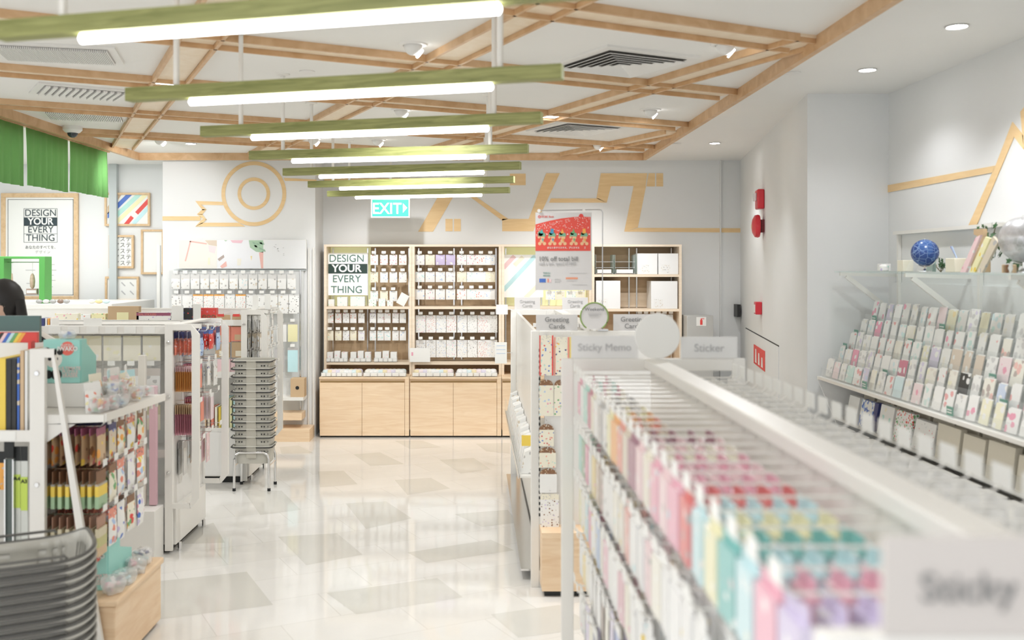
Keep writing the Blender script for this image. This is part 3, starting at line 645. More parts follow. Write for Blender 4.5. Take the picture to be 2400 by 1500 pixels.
# things at the back right: extinguisher box, wall switch box, alarm devices on the slanted wall
Y = 10.0; a = P(1610, 830, Y); b = P(1672, 740, Y)
t = thing('extinguisher_cabinet', ((a.x+b.x)/2, Y+.12, 0), 'grey metal cabinet with fire extinguisher symbol by the back wall', 'cabinet')
MB().box(a.x, b.x, Y, Y+.25, 0, b.z).build('body', mat('grey_cabinet', (.50, .50, .48), .5), t, bevel=.004)
a = P(1632, 764, Y); b = P(1655, 743, Y); MB().box(a.x, b.x, Y-.003, Y, a.z, b.z).build('sign_plate', PAPER, t)
cx = (a.x+b.x)/2; m = MB(); m.box(cx-.012, cx+.012, Y-.005, Y-.003, a.z+.012, b.z-.03); m.box(cx-.006, cx+.006, Y-.005, Y-.003, b.z-.03, b.z-.02); m.box(cx-.006, cx+.03, Y-.005, Y-.003, b.z-.02, b.z-.014); m.build('extinguisher_symbol', REDP, t)
q = P(1729, 728, 10.4); tag(MB().box(q.x-.015, q.x+.02, 10.36, 10.5, q.z-.065, q.z+.065).build('switch_box', DARK), 'small black box on the back wall beside the slanted wall', 'switch box')
du = (A1-A0).normalized(); dn = Vector((du.y, -du.x, 0));
if dn.x > 0: dn = -dn
def on_slant(x, y, name, label, cat):
    q = SWP(x, y); t = thing(name, q, label, cat, None, math.atan2(du.y, du.x)); return t    # local x along wall to camera, local y: side
sgn = 1 if (Matrix.Rotation(math.atan2(du.y, du.x), 3, 'Z') @ Vector((0, 1, 0))).dot(dn) > 0 else -1
t = on_slant(1789, 466, 'alarm_beacon', 'red wall-mounted alarm beacon with white lens, highest on the slanted wall', 'fire alarm')
MB().prism([(-.09, 0, -.09), (.09, 0, -.09), (.09, 0, .08), (-.09, 0, .08)], (0, sgn*.06, 0)).build('housing', RED, t, bevel=.012, local=True)
MB().box(-.03, .045, sgn*.06, sgn*.085, -.02, .05).build('lens', clear('beacon_lens', (1, .9, .9), .8), t, bevel=.006, local=True)
text('火', .055, mat('gold_mark', (.75, .6, .4), .5), t, t.location+du*-.05+dn*.062+Vector((0, 0, -.04)), rot=(math.pi/2, 0, math.atan2(dn.y, dn.x)+math.pi/2))
t = on_slant(1790, 530, 'alarm_bell', 'round red fire alarm bell below the beacon', 'fire alarm')
MB().lathe([(.05, 0), (.05, sgn*.035), (.095, sgn*.036), (.10, sgn*.05), (.095, sgn*.075), (.06, sgn*.095), (.02, sgn*.102), (.001, sgn*.102)], seg=28, axis='y').build('gong', RED, t, local=True)
MB().lathe([(.018, sgn*.102), (.016, sgn*.106), (.001, sgn*.106)], seg=14, axis='y').build('hub', mat('gold_mark', (.75, .6, .4), .5), t, local=True)
MB().box(-.055, .055, 0, sgn*.03, -.055, .055).build('back_box', mat('dark_red', (.16, .01, .015), .4), t, local=True)
t = on_slant(1784, 722, 'call_point', 'small red break-glass call point on the slanted wall', 'fire alarm')
MB().box(-.065, .065, 0, sgn*.055, -.055, .055).build('housing', RED, t, bevel=.006, local=True)
MB().box(-.035, .035, sgn*.055, sgn*.058, -.04, .03).build('glass_plate', PAPER, t, local=True)
q0, q1 = SWP(1748, 800), SWP(1826, 800); zt_ = SWP(1760, 774).z-.01
t = bpy.data.objects.new('door_1', None); COL.objects.link(t); t.location = ((q0+q1)/2).to_tuple()[:2]+(0,); t['kind'] = 'structure'
o = MB().prism([q0.to_tuple()[:2]+(.02,), q1.to_tuple()[:2]+(.02,), q1.to_tuple()[:2]+(zt_,), q0.to_tuple()[:2]+(zt_,)], dn*.006).build('door_panel', WALLM, t)
MB().prism([q0.to_tuple()[:2]+(zt_,), q1.to_tuple()[:2]+(zt_,), q1.to_tuple()[:2]+(zt_+.009,), q0.to_tuple()[:2]+(zt_+.009,)], dn*.003).build('top_gap', BLACK, t)
qa, qb = SWP(1769, 840), SWP(1795, 840)
z0, z1 = SWP(1782, 861).z, SWP(1782, 815).z
t = thing('hose_reel_sign', tuple(((qa+qb)/2+dn*.006).to_tuple()[:2])+(z0,), 'red square fire hose sign with white symbols on the grey door', 'sign')
MB().prism([(qa+dn*.007).to_tuple()[:2]+(z0,), (qb+dn*.007).to_tuple()[:2]+(z0,), (qb+dn*.007).to_tuple()[:2]+(z1,), (qa+dn*.007).to_tuple()[:2]+(z1,)], dn*.003).build('plate', REDP, t)
for k in range(3):
    c = qa+(qb-qa)*(.22+.28*k)+dn*.011; e = (qb-qa)*.07
    MB().prism([(c-e).to_tuple()[:2]+(z0+.02,), (c+e).to_tuple()[:2]+(z0+.02,), (c+e*.6).to_tuple()[:2]+(z1-.03-.02*k,), (c-e*.6).to_tuple()[:2]+(z1-.03-.02*k,)], dn*.001).build('symbol', PAPER, t)

# ---------------------------------------------------------------- back left wall: photo banner, white panel display with packs
Y = 9.93; t = thing('photo_banner', (X(567, Y), Y, Z(630, Y)), 'long pale photo banner of desk still lifes on the back left wall', 'banner')
a, b = P(415, 630, Y), P(718, 562, Y); MB().box(a.x, b.x, Y, Y+.03, a.z, b.z).build('board', PAPER, t)
def flat(t, pts, c, nm, Y, d=.0015): MB().prism([P(x, y, Y) for x, y in pts], (0, -d, 0)).build(nm, c, t)
flat(t, [(420, 563), (508, 563), (508, 629), (420, 629)], mat('warm_photo', (.80, .78, .72), .6), 'photo', Y); flat(t, [(509, 563), (618, 563), (618, 629), (509, 629)], mat('cool_photo', (.80, .81, .84), .6), 'photo', Y); flat(t, [(620, 563), (717, 563), (717, 629), (620, 629)], mat('grey_photo', (.79, .80, .81), .6), 'photo', Y)
for pts, c in (([(445, 565), (448, 565), (436, 612), (433, 612)], 'coral'), ([(445, 564), (485, 570), (484, 573), (444, 567)], 'coral'), ([(480, 563), (508, 563), (508, 577), (490, 574)], 'tan'), ([(488, 575), (507, 578), (503, 594), (490, 590)], 'lightpink'),
    ([(488, 604), (492, 604), (492, 620), (487, 620)], 'paleyellow'), ([(525, 563), (533, 563), (529, 566)], 'green'), ([(540, 563), (570, 563), (566, 570), (545, 569)], 'pink'), ([(510, 607), (524, 597), (526, 603), (514, 612)], 'brown'), ([(516, 624), (530, 612), (532, 624), (520, 629)], 'coral'),
    ([(583, 563), (617, 563), (617, 592), (600, 590), (586, 580)], 'green'), ([(607, 592), (617, 590), (617, 629), (612, 629)], 'coral'), ([(587, 600), (591, 600), (589, 611)], 'yellow'), ([(556, 606), (566, 606), (564, 622), (556, 622)], 'cream')):
    flat(t, pts, mat('photo_'+c, tuple(.62*v+.30 for v in PAL[c]), .6), 'printed_shape', Y-.0015, .001)
for k in range(9):
    x, y = 588+rnd.random()*26, 565+rnd.random()*22; flat(t, [(x, y), (x+7, y+2), (x+9, y+7), (x+2, y+5)], mat('leaf_print', (.30, .46, .33), .6), 'printed_leaf', Y-.0025, .001)
m = MB()
for k in range(10):
    x, y = 637+rnd.random()*30, 574+rnd.random()*26; q = P(x, y, Y-.0015); m.box(q.x, q.x+.012, Y-.003, Y-.0015, q.z, q.z+.005)
m.build('printed_floral', LINK, t)
Y = 9.97; t = thing('wall_panel_display', (X(565, Y), Y-.1, 0), 'white wall panel display with hanging packs under the photo banner', 'wall display')
MB().box(X(398, Y), X(712, Y), Y-.02, Y, .2, Z(634, Y)).build('panel', mat('panel_grey', (.70, .71, .70), .6), t)
MB().box(X(410, Y), X(718, Y), Y-.03, Y-.0, Z(634, Y), Z(632, Y)).build('top_rail', mat('trim_grey', (.52, .56, .56), .6), t)
for x in (418, 704): MB().box(X(x, Y), X(x+2.5, Y), Y-.03, Y-.02, .2, Z(634, Y)).build('upright', CHROME, t)
MB().box(X(574, 9.7), X(727, 9.7), 9.66, 9.97, 0, .12).build('base_step', BIRCH, t)
MB().box(X(640, 9.75), X(708, 9.75), 9.72, 9.95, Z(984, 9.75)-.0, Z(968, 9.75)).build('shelf_front', BIRCH, t)
MB().box(X(640, 9.75), X(712, 9.75), 9.72, 9.95, Z(938, 9.75), Z(931, 9.75)).build('shelf', METALW, t)
pk = [PR('white', 'grey', 'beige', scale=30), PR('white', 'coral', 'grey', scale=70), PR('white', 'aqua', 'grey', scale=50), PR('white', 'black', 'white', scale=60)]
PKN = ['white window-card', 'orange-topped', 'aqua-printed', 'black-dotted']
gp = mat('pack_card', (.72, .715, .70), .5)
for i in range(13):
    k = 2 if i == 7 else 0; q = P(412+i*22.6, 643, 9.86); hookset(t, q.x, 9.95, q.z-.004, (0, -1, 0), .1)
    hang(pm(.084, .145, .012, pk[k], gp, .3), (q.x, 9.86, q.z), rnd.uniform(-.06, .06), '%s pack, %s in the top row under the photo banner' % (PKN[k], lr(i, 13)), 'pack', 'packs on the back left wall')
for i in range(12):
    k = (0, 0, 1, 1, 1, 2, 1, 3, 3, 0, 0, 3)[i]; q = P(414+i*25, 690, 9.86); hookset(t, q.x, 9.95, q.z-.004, (0, -1, 0), .1)
    hang(pm(.1, .19, .014, pk[k], (C('orange') if k == 1 else gp), .08), (q.x, 9.86, q.z), rnd.uniform(-.05, .05), '%s pack, %s in the second row under the photo banner' % (PKN[k], lr(i, 12)), 'pack', 'packs on the back left wall')
for i, (x, y, w, h, c, s) in enumerate(((686, 756, .095, .19, 'paleyellow', 'pale green pack right of the white rack frame'), (660, 756, .095, .19, 'white', 'white pack behind the white rack frame'), (686, 815, .1, .24, 'aqua', 'silvery grey pack below the pale green one'), (655, 815, .1, .24, 'grey', 'grey pack hidden beside the silvery one'))):
    q = P(x, y, 9.86); hookset(t, q.x, 9.95, q.z-.004, (0, -1, 0), .1); hang(pm(w, h, .02, C(c), C('grey'), .1), (q.x, 9.86, q.z), 0, s, 'pack', 'packs on the back left wall')
a, b = P(680, 931, 9.74), P(712, 888, 9.74); t = thing('kraft_box', ((a.x+b.x)/2, 9.8, a.z), 'brown kraft box with round black mark on the low wall shelf', 'box')
MB().box(a.x, b.x, 9.76, 9.9, Z(931, 9.75)+.0005, b.z).build('carton', KRAFT, t); MB().lathe([(.018, 9.759), (.018, 9.757), (.001, 9.757)], ((a.x+b.x)/2, 0, (a.z+b.z)/2), 16, axis='y').build('round_mark', BLACK, t)
for x in (722, 733): tag(MB().box(X(x, 9.96), X(x+3, 9.96), 9.955, 9.979, 0, Z(580, 9.96)).build('wall_upright', METALW), 'slim white upright strip on the back left wall, %s one' % ('left' if x == 722 else 'right'), 'upright')
tag(MB().box(X(371, 10.4), X(378, 10.4), 10.35, 10.4, 0, Z(575, 10.4)).build('gate_post', METALW), 'thin white post beside the blank wood-framed print', 'post')

# wall counter in the recess with green frame stand and sweets
Y = 9.35; zc = Z(712, Y); tag(MB().box(-5.2, X(262, Y), Y, 10.6, 0, zc).build('wall_counter', METALW, bevel=.004), 'long white wall counter below the framed poster', 'counter')
tag(MB().box(-5.2, X(262, Y), Y-.3, Y-.006, zc-.30, zc-.05).build('glass_case', FROST), 'pale glass case in front of the wall counter', 'display case')
t = thing('stamp_stand', (X(50, 9.5), 9.5, zc), 'bright green display frame with two hanging stamps on the wall counter', 'display stand')
a, b = X(-10, 9.45), X(108, 9.45); z1 = Z(601, 9.45); m = MB(); m.box(a, a+.09, 9.42, 9.58, zc, z1); m.box(b-.055, b, 9.42, 9.58, zc, z1); m.box(a+.09, b-.055, 9.42, 9.58, z1-.022, z1); m.build('frame', GREEN, t, bevel=.003)
MB().tube([(a+.09, 9.5, Z(615, 9.5)), (b-.05, 9.5, Z(615, 9.5))], .006, 8).build('rail', CHROME, t)
for j, (x, w) in enumerate(((28, .012), (76, .03))):
    q = P(x, 690, 9.5); s = thing('rubber_stamp', (q.x, 9.5, q.z), ('narrow wooden stamp seen edge-on hanging at the left of the green frame', 'wooden-handled stamp hanging beside the green post')[j], 'stamp', 'stamps in the green frame')
    MB().lathe([(.008, .055), (w*.7, .075), (w*.8, .13), (w*.6, .18), (.006, .2)], q, 16).build('handle', wood('stamp_wood', (.55, .40, .28), (.70, .55, .42)), s)
    MB().box(q.x-w*1.7, q.x+w*1.7, 9.48, 9.52, q.z, q.z+.055).build('block', mat('stamp_block', (.42, .30, .25), .6), s)
    MB().box(q.x-w*1.5, q.x+w*1.5, 9.478, 9.48, q.z+.012, q.z+.04).build('face_label', PAPER, s)
    MB().tube([(q.x, 9.5, q.z+.2), (q.x, 9.5, Z(615, 9.5))], .0015, 5).build('string', PAPER, s)
for i, (x, c) in enumerate(((92, 'grey'), (108, 'white'), (124, 'grey'), (142, 'brown'), (156, 'grey'))):
    q = P(x, 712, 9.42); tag(MB().ball((q.x, 9.42, zc+.0205), .034, 12, sc=(1.0, .6, .6)).build('wrapped_sweet', mat('sweet_'+c, tuple(v*.7+.1 for v in PAL[c]), .25)), '%s glossy wrapped bundle on the wall counter, %s' % (c, lr(i, 5)), 'bundle', 'dark bundles on the wall counter')
for i, (x, c) in enumerate(((215, 'cream'), (232, 'yellow'), (249, 'aqua'))):
    q = P(x, 712, 9.42); tag(MB().ball((q.x, 9.42, zc+.0205), .034, 12, sc=(1.15, .6, .6)).build('wrapped_sweet', mat('sweet_'+c, tuple(v*.6+.3 for v in PAL[c]), .3)), '%s soft bundle on the wall counter below the pencil print, %s' % (('cream', 'yellowish', 'pale blue')[i], lr(i, 3)), 'bundle', 'pale bundles on the wall counter')

# ---------------------------------------------------------------- left gondola rows (run along X, their ends face the aisle at X=-1.8)
def end_frame(t, y, z1=1.36, cut=True):
    """white flat-bar loop with cut corners standing out from the rack end"""
    x0, x1, w, d = -1.832, -1.628, .045, .02
    if cut: out = [(x0, 0.0), (x0, z1), (x1-.05, z1), (x1, z1-.06), (x1, .33), (x1-.05, .27), (x0, .27)]
    m = MB()
    m.box(x0, x0+w, y-d/2, y+d/2, .02, z1)
    m.box(x0+w, x1-.05, y-d/2, y+d/2, z1-w*.8, z1)
    m.prism([(x1-.05, y-d/2, z1), (x1-.05, y-d/2, z1-w*.8), (x1-w, y-d/2, z1-.075), (x1, y-d/2, z1-.06)], (0, d, 0))
    m.box(x1-w, x1, y-d/2, y+d/2, .33, z1-.0755)
    m.prism([(x1, y-d/2, z1-.06), (x1-w, y-d/2, z1-.075), (x1-w, y-d/2, z1-.0755), (x1, y-d/2, z1-.0755)], (0, d, 0))
    m.prism([(x1-w, y-d/2, .33), (x1, y-d/2, .33), (x1-.05, y-d/2, .27), (x1-.06, y-d/2, .3)], (0, d, 0))
    m.box(x0+w, x1-.055, y-d/2, y+d/2, .27, .30)
    m.build('end_frame', METALW, t, bevel=.002)
    for z in (1.25, .93, .48): MB().lathe([(.011, -.016), (.008, -.02), (.001, -.02)], (x0+.022, y, z), 12, axis='y').build('screw', CHROME, t)
def rack_row(y0, y1, xl, label):
    t = thing('display_rack', ((xl-1.8)/2, (y0+y1)/2, 0), label, 'display rack')
    ym = (y0+y1)/2
    MB().box(xl, -1.80, y0+.02, y1-.02, .05, .27).build('base', METALW, t, bevel=.003)
    MB().box(xl+.01, -1.82, y0+.04, y1-.04, 0.0, .05).build('plinth', BLACK, t)
    MB().box(xl, -1.832, ym-.02, ym+.02, .27, 1.36).build('spine_panel', WHITE, t)
    MB().box(-1.83, -1.80, y0+.012, y1-.012, .27, 1.34).build('end_panel', WHITE, t)
    MB().box(-1.828, -1.63, y0+.012, y0+.03, 1.335, 1.36).box(-1.80, -1.735, y0+.03, y1-.03, 1.352, 1.36).build('top_cap', METALW, t)
    m = MB()
    for yy in (y0+.08, y1-.08): m.tube([(-1.77, yy, .0), (-1.77, yy, .05)], .012, 8)
    m.build('foot', CHROME, t)
    MB().box(-1.80, -1.775, y0+.02, y1-.02, .05, .27).build('end_kick', METALW, t)
    for y in (y0, y1): end_frame(t, y)
    return t
def side_shelf(t, xl, y0, ym, z, tags=True, front=True):
    ya, yb = (y0, ym-.02) if front else (ym+.02, y0)
    MB().box(xl, -1.835, ya+.03, yb, z-.02, z).build('shelf', METALW, t)
    MB().box(xl, -1.835, ya+.022, ya+.03, z-.035, z+.012).build('price_rail', METALW, t)
    if tags:
        x = -1.9
        while x > max(xl+.1, -3.3): MB().box(x-.07, x, ya+.019, ya+.0215, z-.03, z+.008).build('price_label', PAPER, t); x -= .112
PK = {}
def gpack(w, h, th, body, head, hd=.22, puff=True): return pm(w, h, th, body, head, hd, puff)
G = [('display rack in the middle row, white frames at its aisle end', 5.89, 6.58, -4.9), ('display rack in the far row behind the chrome-stand baskets', 7.81, 8.44, -4.9)]
r1 = rack_row(5.89, 6.58, -4.9, 'white display rack of the middle row, with red and blue packs at its aisle end')
r2 = rack_row(7.81, 8.44, -4.9, 'white display rack of the far row, behind the free-standing basket stack')
# middle rack aisle end: packs stand along hooks pointing to the aisle
def hookrow(t, y, z, n, me_list, label, group, x0=-1.79, dx=.013, L=.15, tagm=True, jit=.04, cat='pack'):
    hookset(t, -1.80, y, z+.004, (1, 0, 0), L, tagm=tagm)
    for i in range(n):
        me = me_list[i % len(me_list)]
        hang(me, (x0+dx*i, y, z), math.pi/2+rnd.uniform(-jit, jit), label, cat, group)
orange = gpack(.075, .15, .007, mat('bright_orange_pack', (.93, .55, .20), .45), C('lightpink'), .2); redp = gpack(.075, .15, .008, C('coral'), C('rose'), .2)
pinkp = gpack(.08, .18, .007, mat('soft_rose_pack', (.80, .42, .50), .45), C('tan'), .3); pinkw = gpack(.09, .17, .006, mat('pale_pink_bag', (.82, .68, .72), .3), C('white'), .15)
whitep = gpack(.085, .17, .01, PR('white', 'grey', 'tan', scale=40), C('white'), .2); coralp = gpack(.07, .14, .03, PR('coral', 'white', 'lightpink', scale=60), C('navy'), .28)
bluep = gpack(.08, .15, .03, PR('skyblue', 'white', 'blue', 'navy', scale=50), C('navy'), .25); redf = gpack(.09, .12, .03, PR('red', 'white', 'coral', scale=50), C('blue'), .2)
yw = gpack(.08, .15, .012, PR('white', 'paleyellow', 'navy', scale=30), C('white'), .2)
gm = 'packs at the aisle end of the middle rack'
hookrow(r1, 5.97, 1.31, 5, [coralp], 'coral pouch with navy top, top hook nearest the white frame, middle rack', gm, dx=.026)
hookrow(r1, 6.14, 1.30, 4, [bluep], 'blue and white pouch with navy top, top row of the middle rack', gm, dx=.034)
hookrow(r1, 6.30, 1.30, 5, [redf], 'red flower-like pouch with blue top, top row of the middle rack', gm, dx=.03)
hookrow(r1, 6.47, 1.31, 5, [bluep, redf], 'red or blue pouch on the top hook at the far frame, middle rack', gm, dx=.03)
hookrow(r1, 5.99, 1.10, 10, [orange], 'thin orange pack, second row hook nearest the white frame, middle rack', gm)
hookrow(r1, 6.16, 1.10, 8, [redp], 'thin coral pack on the second hook, second row of the middle rack', gm)
hookrow(r1, 6.32, 1.10, 5, [yw], 'white, yellow and navy pack in the second row of the middle rack', gm, dx=.025)
hookrow(r1, 6.48, 1.10, 5, [whitep], 'plain white pack in the second row at the far frame, middle rack', gm, dx=.025)
hookrow(r1, 5.99, .87, 9, [pinkp], 'thin rose pack with tan top, third row hook nearest the white frame', gm)
hookrow(r1, 6.20, .89, 8, [redp], 'thin coral pack in the third row of the middle rack', gm)
hookrow(r1, 6.40, .89, 5, [pinkw], 'pale pink wide pack, third row at the far frame', gm, dx=.025)
hookrow(r1, 6.05, .64, 2, [gpack(.09, .2, .01, mat('clear_pack', (.6, .6, .58), .2), C('grey'), .2)], 'grey clear pack on the lowest hook nearest the white frame', gm, dx=.03)
hookrow(r1, 6.25, .66, 3, [gpack(.09, .2, .012, PR('white', 'tan', 'brown', scale=24), C('grey'), .2)], 'pack of tan buttons and black cords, lowest row of the middle rack', gm, dx=.03)
hookrow(r1, 6.45, .66, 3, [gpack(.1, .22, .012, PR('lightpink', 'white', 'beige', scale=24), C('white'), .15)], 'pinkish wide pack, lowest row at the far frame, middle rack', gm, dx=.03)
# far rack aisle end: pale goods
gf = 'pale packs at the aisle end of the far rack'
for zi, (z, c) in enumerate(((1.31, 'white'), (1.17, 'beige'), (1.03, 'white'), (.89, 'white'), (.75, 'grey'), (.60, 'white'))):
    for yi, y in enumerate((7.90, 8.05, 8.20, 8.35)):
        me = gpack(.09, .13, .018, PR('white', c, 'tan' if zi in (1, 3) else 'grey', scale=35), C(c), .25)
        hookrow(r2, y, z, 3, [me], '%s pack, hook %s, %s row at the far rack end' % ('beige' if c == 'beige' else 'greyish' if c == 'grey' else 'white', nf(yi, 4), tb(zi, 6)), gf, dx=.045)
# middle rack front: label rail, pale packs
side_shelf(r1, -4.9, 5.89, 6.235, 1.335); MB().box(-4.9, -1.835, 6.20, 6.27, 1.34, 1.36).build('top_board', METALW, r1)
lp = gpack(.105, .15, .01, PR('cream', 'paleyellow', 'white', scale=25), mat('pack_straw', (.68, .64, .46), .5), .38); ln = 0
for j, z in enumerate((1.285, 1.09, .87)):
    for i in range(7):
        x = -1.94-.118*i; ln += 1
        hookset(r1, x, 6.2, z+.004, (0, -1, 0), .24, tagm=(j > 0)); hang(lp if j != 1 else gpack(.1, .15, .01, PR('white', 'grey', 'tan', scale=22), mat('pack_taupe', (.58, .52, .47), .5), .3), (x, 5.975, z), 0, 'pale straw-topped pack, %s to the frame, %s front row of the middle rack' % (nf(i, 7), ('top', 'second', 'third')[j]), 'pack', 'straw-coloured packs on the middle rack front')
side_shelf(r1, -4.9, 5.89, 6.235, .60)
# tall pink and clear rolls standing beside the frame
for i, (x, c, lab) in enumerate(((-1.89, 'rose', 'tall narrow rose-coloured roll pack leaning beside the middle rack frame'), (-1.955, 'beige', 'tall pale lettered roll pack beside the rose one'))):
    tag(MB().box(x-.022, x+.022, 5.84, 5.87, .30, (1.0, 1.18)[i]).build('roll_pack', [mat('roll_'+c, tuple(.6*v+.3 for v in PAL[c]), .35)], bevel=.004), lab, 'roll pack')
tag(MB().box(-2.35, -1.84, 5.72, 5.885, 0, .295).build('plinth_box', METALW, bevel=.003), 'plain white plinth box below the tall roll packs', 'plinth')
# things on top of the middle rack: white cards
for i, (x0, x1, y0, y1) in enumerate(((88, 135, 764, 795), (180, 223, 748, 780))):
    a, b = P(x0, y1, 5.85), P(x1, y0, 5.85); tag(MB().box(a.x, b.x, 5.95, 5.953, 1.3355, b.z).build('card_sign', PAPER), ('plain white card sign at the left end of the middle rack rail', 'white card sign with faint writing standing over the middle rack rail')[i], 'sign')
# far rack front
side_shelf(r2, -4.9, 7.81, 8.125, 1.27); side_shelf(r2, -4.9, 7.81, 8.125, .86, False); side_shelf(r2, -4.9, 7.81, 8.125, .42, False)
MB().box(-4.9, -1.835, 7.814, 7.829, .06, .40).build('front_panel', WHITE, r2); MB().box(-4.9, -1.835, 8.1, 8.15, 1.352, 1.362).build('top_board', METALW, r2)
tops = [(129, 182, 735, 'cream', 'card pack with yellow spots on the far rack top shelf', ('yellow', 'grey', 'pink')), (190, 212, 737, 'white', 'striped card pack on the far rack top shelf', ('coral', 'green', 'orange')), (214, 247, 735, 'paleyellow', 'pale green card pack on the far rack top shelf', ('green', 'coral', 'grey')),
    (253, 325, 718, 'beige', 'brown board with yellow square on the far rack top shelf', ('beige', 'beige')), (320, 400, 732, 'white', 'wide box with dark red printed band on the far rack top shelf', ('navy', 'lilac')), (430, 451, 722, 'black', 'black box between two white card signs on the far rack', ('navy', 'red')), (470, 507, 722, 'red', 'crimson box with dark ring pattern on the far rack top shelf', ('red', 'rose'))]
for x0, x1, y0, c, lab, cs in tops:
    Y = 7.9; a, b = X(x0, Y), X(x1, Y); t = thing('boxed_set', ((a+b)/2, Y+.03, 1.2705), lab, 'box')
    MB().box(a, b, Y, Y+.06, 1.2705, Z(y0, Y)).build('carton', PR(c, *cs, scale=40) if c != 'beige' else KRAFT, t)
    if c == 'beige': MB().box(a+.07, b-.08, Y-.0015, Y, 1.2705, Z(y0+14, Y)).build('yellow_label', C('paleyellow'), t)
    if x0 == 320:
        MB().box(a, b, Y-.0015, Y, Z(740, Y), Z(733, Y)).build('dark_band', C('plum'), t); text('SEAL STICKERS', .022, C('coral'), t, ((a+b)/2-.05, Y-.003, Z(736.8, Y)))
    if x0 == 470: 
        m = MB()
        for k in range(3): m.lathe([(.016, Y-.001), (.016, Y-.003), (.009, Y-.003), (.009, Y-.001)], (a+.03+.036*k, 0, Z(742, Y)), 14, axis='y', caps=False)
        m.build('ring_pattern', C('brown'), t)
for i, (x0, x1, y0) in enumerate(((400, 428, 717), (451, 469, 713), (585, 598, 693), (613, 627, 690))):
    Y = 7.84 if i < 2 else 7.84; z0 = 1.2705 if i < 2 else 1.36
    yb_ = 7.86 if i < 2 else 7.95
    a, b = X(x0, Y), X(x1, Y); tag(MB().box(a, b, yb_, yb_+.003, z0+.0005, Z(y0, Y)).build('card_sign', PAPER), ('white card sign left of the black box', 'white card sign right of the black box', 'small white card on the far rack frame, left one', 'small white card on the far rack frame, right one')[i], 'sign')
fr = [(541, 577, 766, 800, 'coral', 'orange-red envelope set on the far rack'), (543, 575, 802, 838, 'tan', 'brown kraft set with small label on the far rack'), (505, 538, 806, 838, 'tan', 'brown card with purple flower sticker on the far rack'), (505, 540, 756, 802, 'coral', 'orange-red envelope set behind the far loop of the middle rack'), (541, 577, 842, 886, 'lightpink', 'pink and floral set on the far rack'), (505, 540, 842, 886, 'lightpink', 'pink paper set low on the far rack')]
for x0, x1, y0, y1, c, lab in fr:
    Y = 7.86; z0, z1 = Z(y1, Y), Z(y0, Y); t = thing('paper_set', (X((x0+x1)/2, Y), Y, z0), lab, 'paper set'); dz = {756: 0, 766: 0}.get(y0, 0)
    MB().box(X(x0, Y), X(x1, Y), Y+(0 if y0 < 801 else -.0), Y+.02, z0, z1).build('sheaf', C(c) if c != 'tan' else KRAFT, t)
    MB().box(X(x0+9, Y), X(x1-10, Y), Y-.002, Y, Z(y1-3, Y), Z(y1-16, Y)).build('label_band', C('tan') if c == 'coral' else C('cream'), t)
    hookset(r2, X((x0+x1)/2, Y), 8.1, z1-.004, (0, -1, 0), .22, tagm=False)
for i, x0 in enumerate((507, 544)):
    Y = 7.87; t = thing('kraft_pack', (X(x0+16, Y), Y, 1.2705-.14), 'kraft pack with small red tag atop the far rack, %s of two' % ('left', 'right')[i], 'pack')
    MB().box(X(x0, Y), X(x0+32, Y), Y, Y+.012, Z(766, Y), Z(738, Y)).build('sheaf', KRAFT, t); MB().box(X(x0+2, Y), X(x0+18, Y), Y-.002, Y-.0002, Z(742, Y), Z(736, Y)).build('red_tag', C('red'), t); hookset(r2, X(x0+16, Y), 8.1, Z(738, Y)+.002, (0, -1, 0), .22, tagm=False)
for i, (c) in enumerate(('rose', 'cream', 'tan', 'beige', 'coral', 'cream', 'yellow', 'mint', 'aqua', 'paleyellow', 'aqua', 'mint', 'cream')):
    x = X(462+i*8.6, 7.88); tag(MB().box(x, x+.019, 7.86, 8.05, .4205, .4205+(.24 if i > 6 else .17)).build('folder', C(c)), '%s folder spine, %s on the lower shelf of the far rack' % (c, lr(i, 13)), 'folder', 'folders on the far rack lower shelf')

# ---------------------------------------------------------------- near left row with slanted end frame, tray, teal boxes
t = r0 = thing('display_rack', (-3.2, 4.46, 0), 'white display rack of the near row with slanted leg bar at its aisle end', 'display rack')
MB().box(-4.6, -1.832, 4.44, 4.48, .0, 1.36).build('spine_panel', METALW, t)
MB().box(-1.832, -1.80, 4.135, 4.80, .0, 1.06).build('end_panel', mat('grey_end_panel', (.62, .61, .58), .5), t)  # end panel greyer than the white rack parts
m = MB(); m.box(-1.836, -1.775, 4.105, 4.13, .0, 1.36); m.box(-1.775, -1.735, 4.105, 4.13, 1.325, 1.36)
m.prism([(-1.775+.028, 4.106, 1.325), (-1.735, 4.106, 1.36), (-1.735, 4.106, 1.335), (-1.515, 4.106, .02), (-1.56, 4.106, .02)], (0, .022, 0)); m.build('end_frame', METALW, t)
for z in (1.26, .80, .5): MB().lathe([(.012, 0), (.009, -.005), (.001, -.005)], (-1.806, 4.105, z), 12, axis='y').build('screw', CHROME, t)
TZ = 1.085
MB().box(-1.93, -1.92, 4.34, 4.44, TZ, 1.34).build('side_wall', METALW, t)
MB().prism([(-1.83, 4.14, TZ-.02), (-1.54, 4.14, TZ-.02), (-1.50, 4.80, TZ-.02), (-1.83, 4.80, TZ-.02), (-1.83, 4.436, TZ-.02), (-1.92, 4.436, TZ-.02), (-1.92, 4.34, TZ-.02)], (0, 0, .02)).prism([(-1.83, 4.132, TZ-.04), (-1.54, 4.132, TZ-.03), (-1.54, 4.132, TZ), (-1.83, 4.132, TZ)], (0, .008, 0)).prism([(-1.54, 4.14, TZ-.03), (-1.50, 4.80, TZ-.03), (-1.50, 4.80, TZ+.004), (-1.54, 4.14, TZ+.004)], (.008, 0, 0)).build('tray', METALW, t)
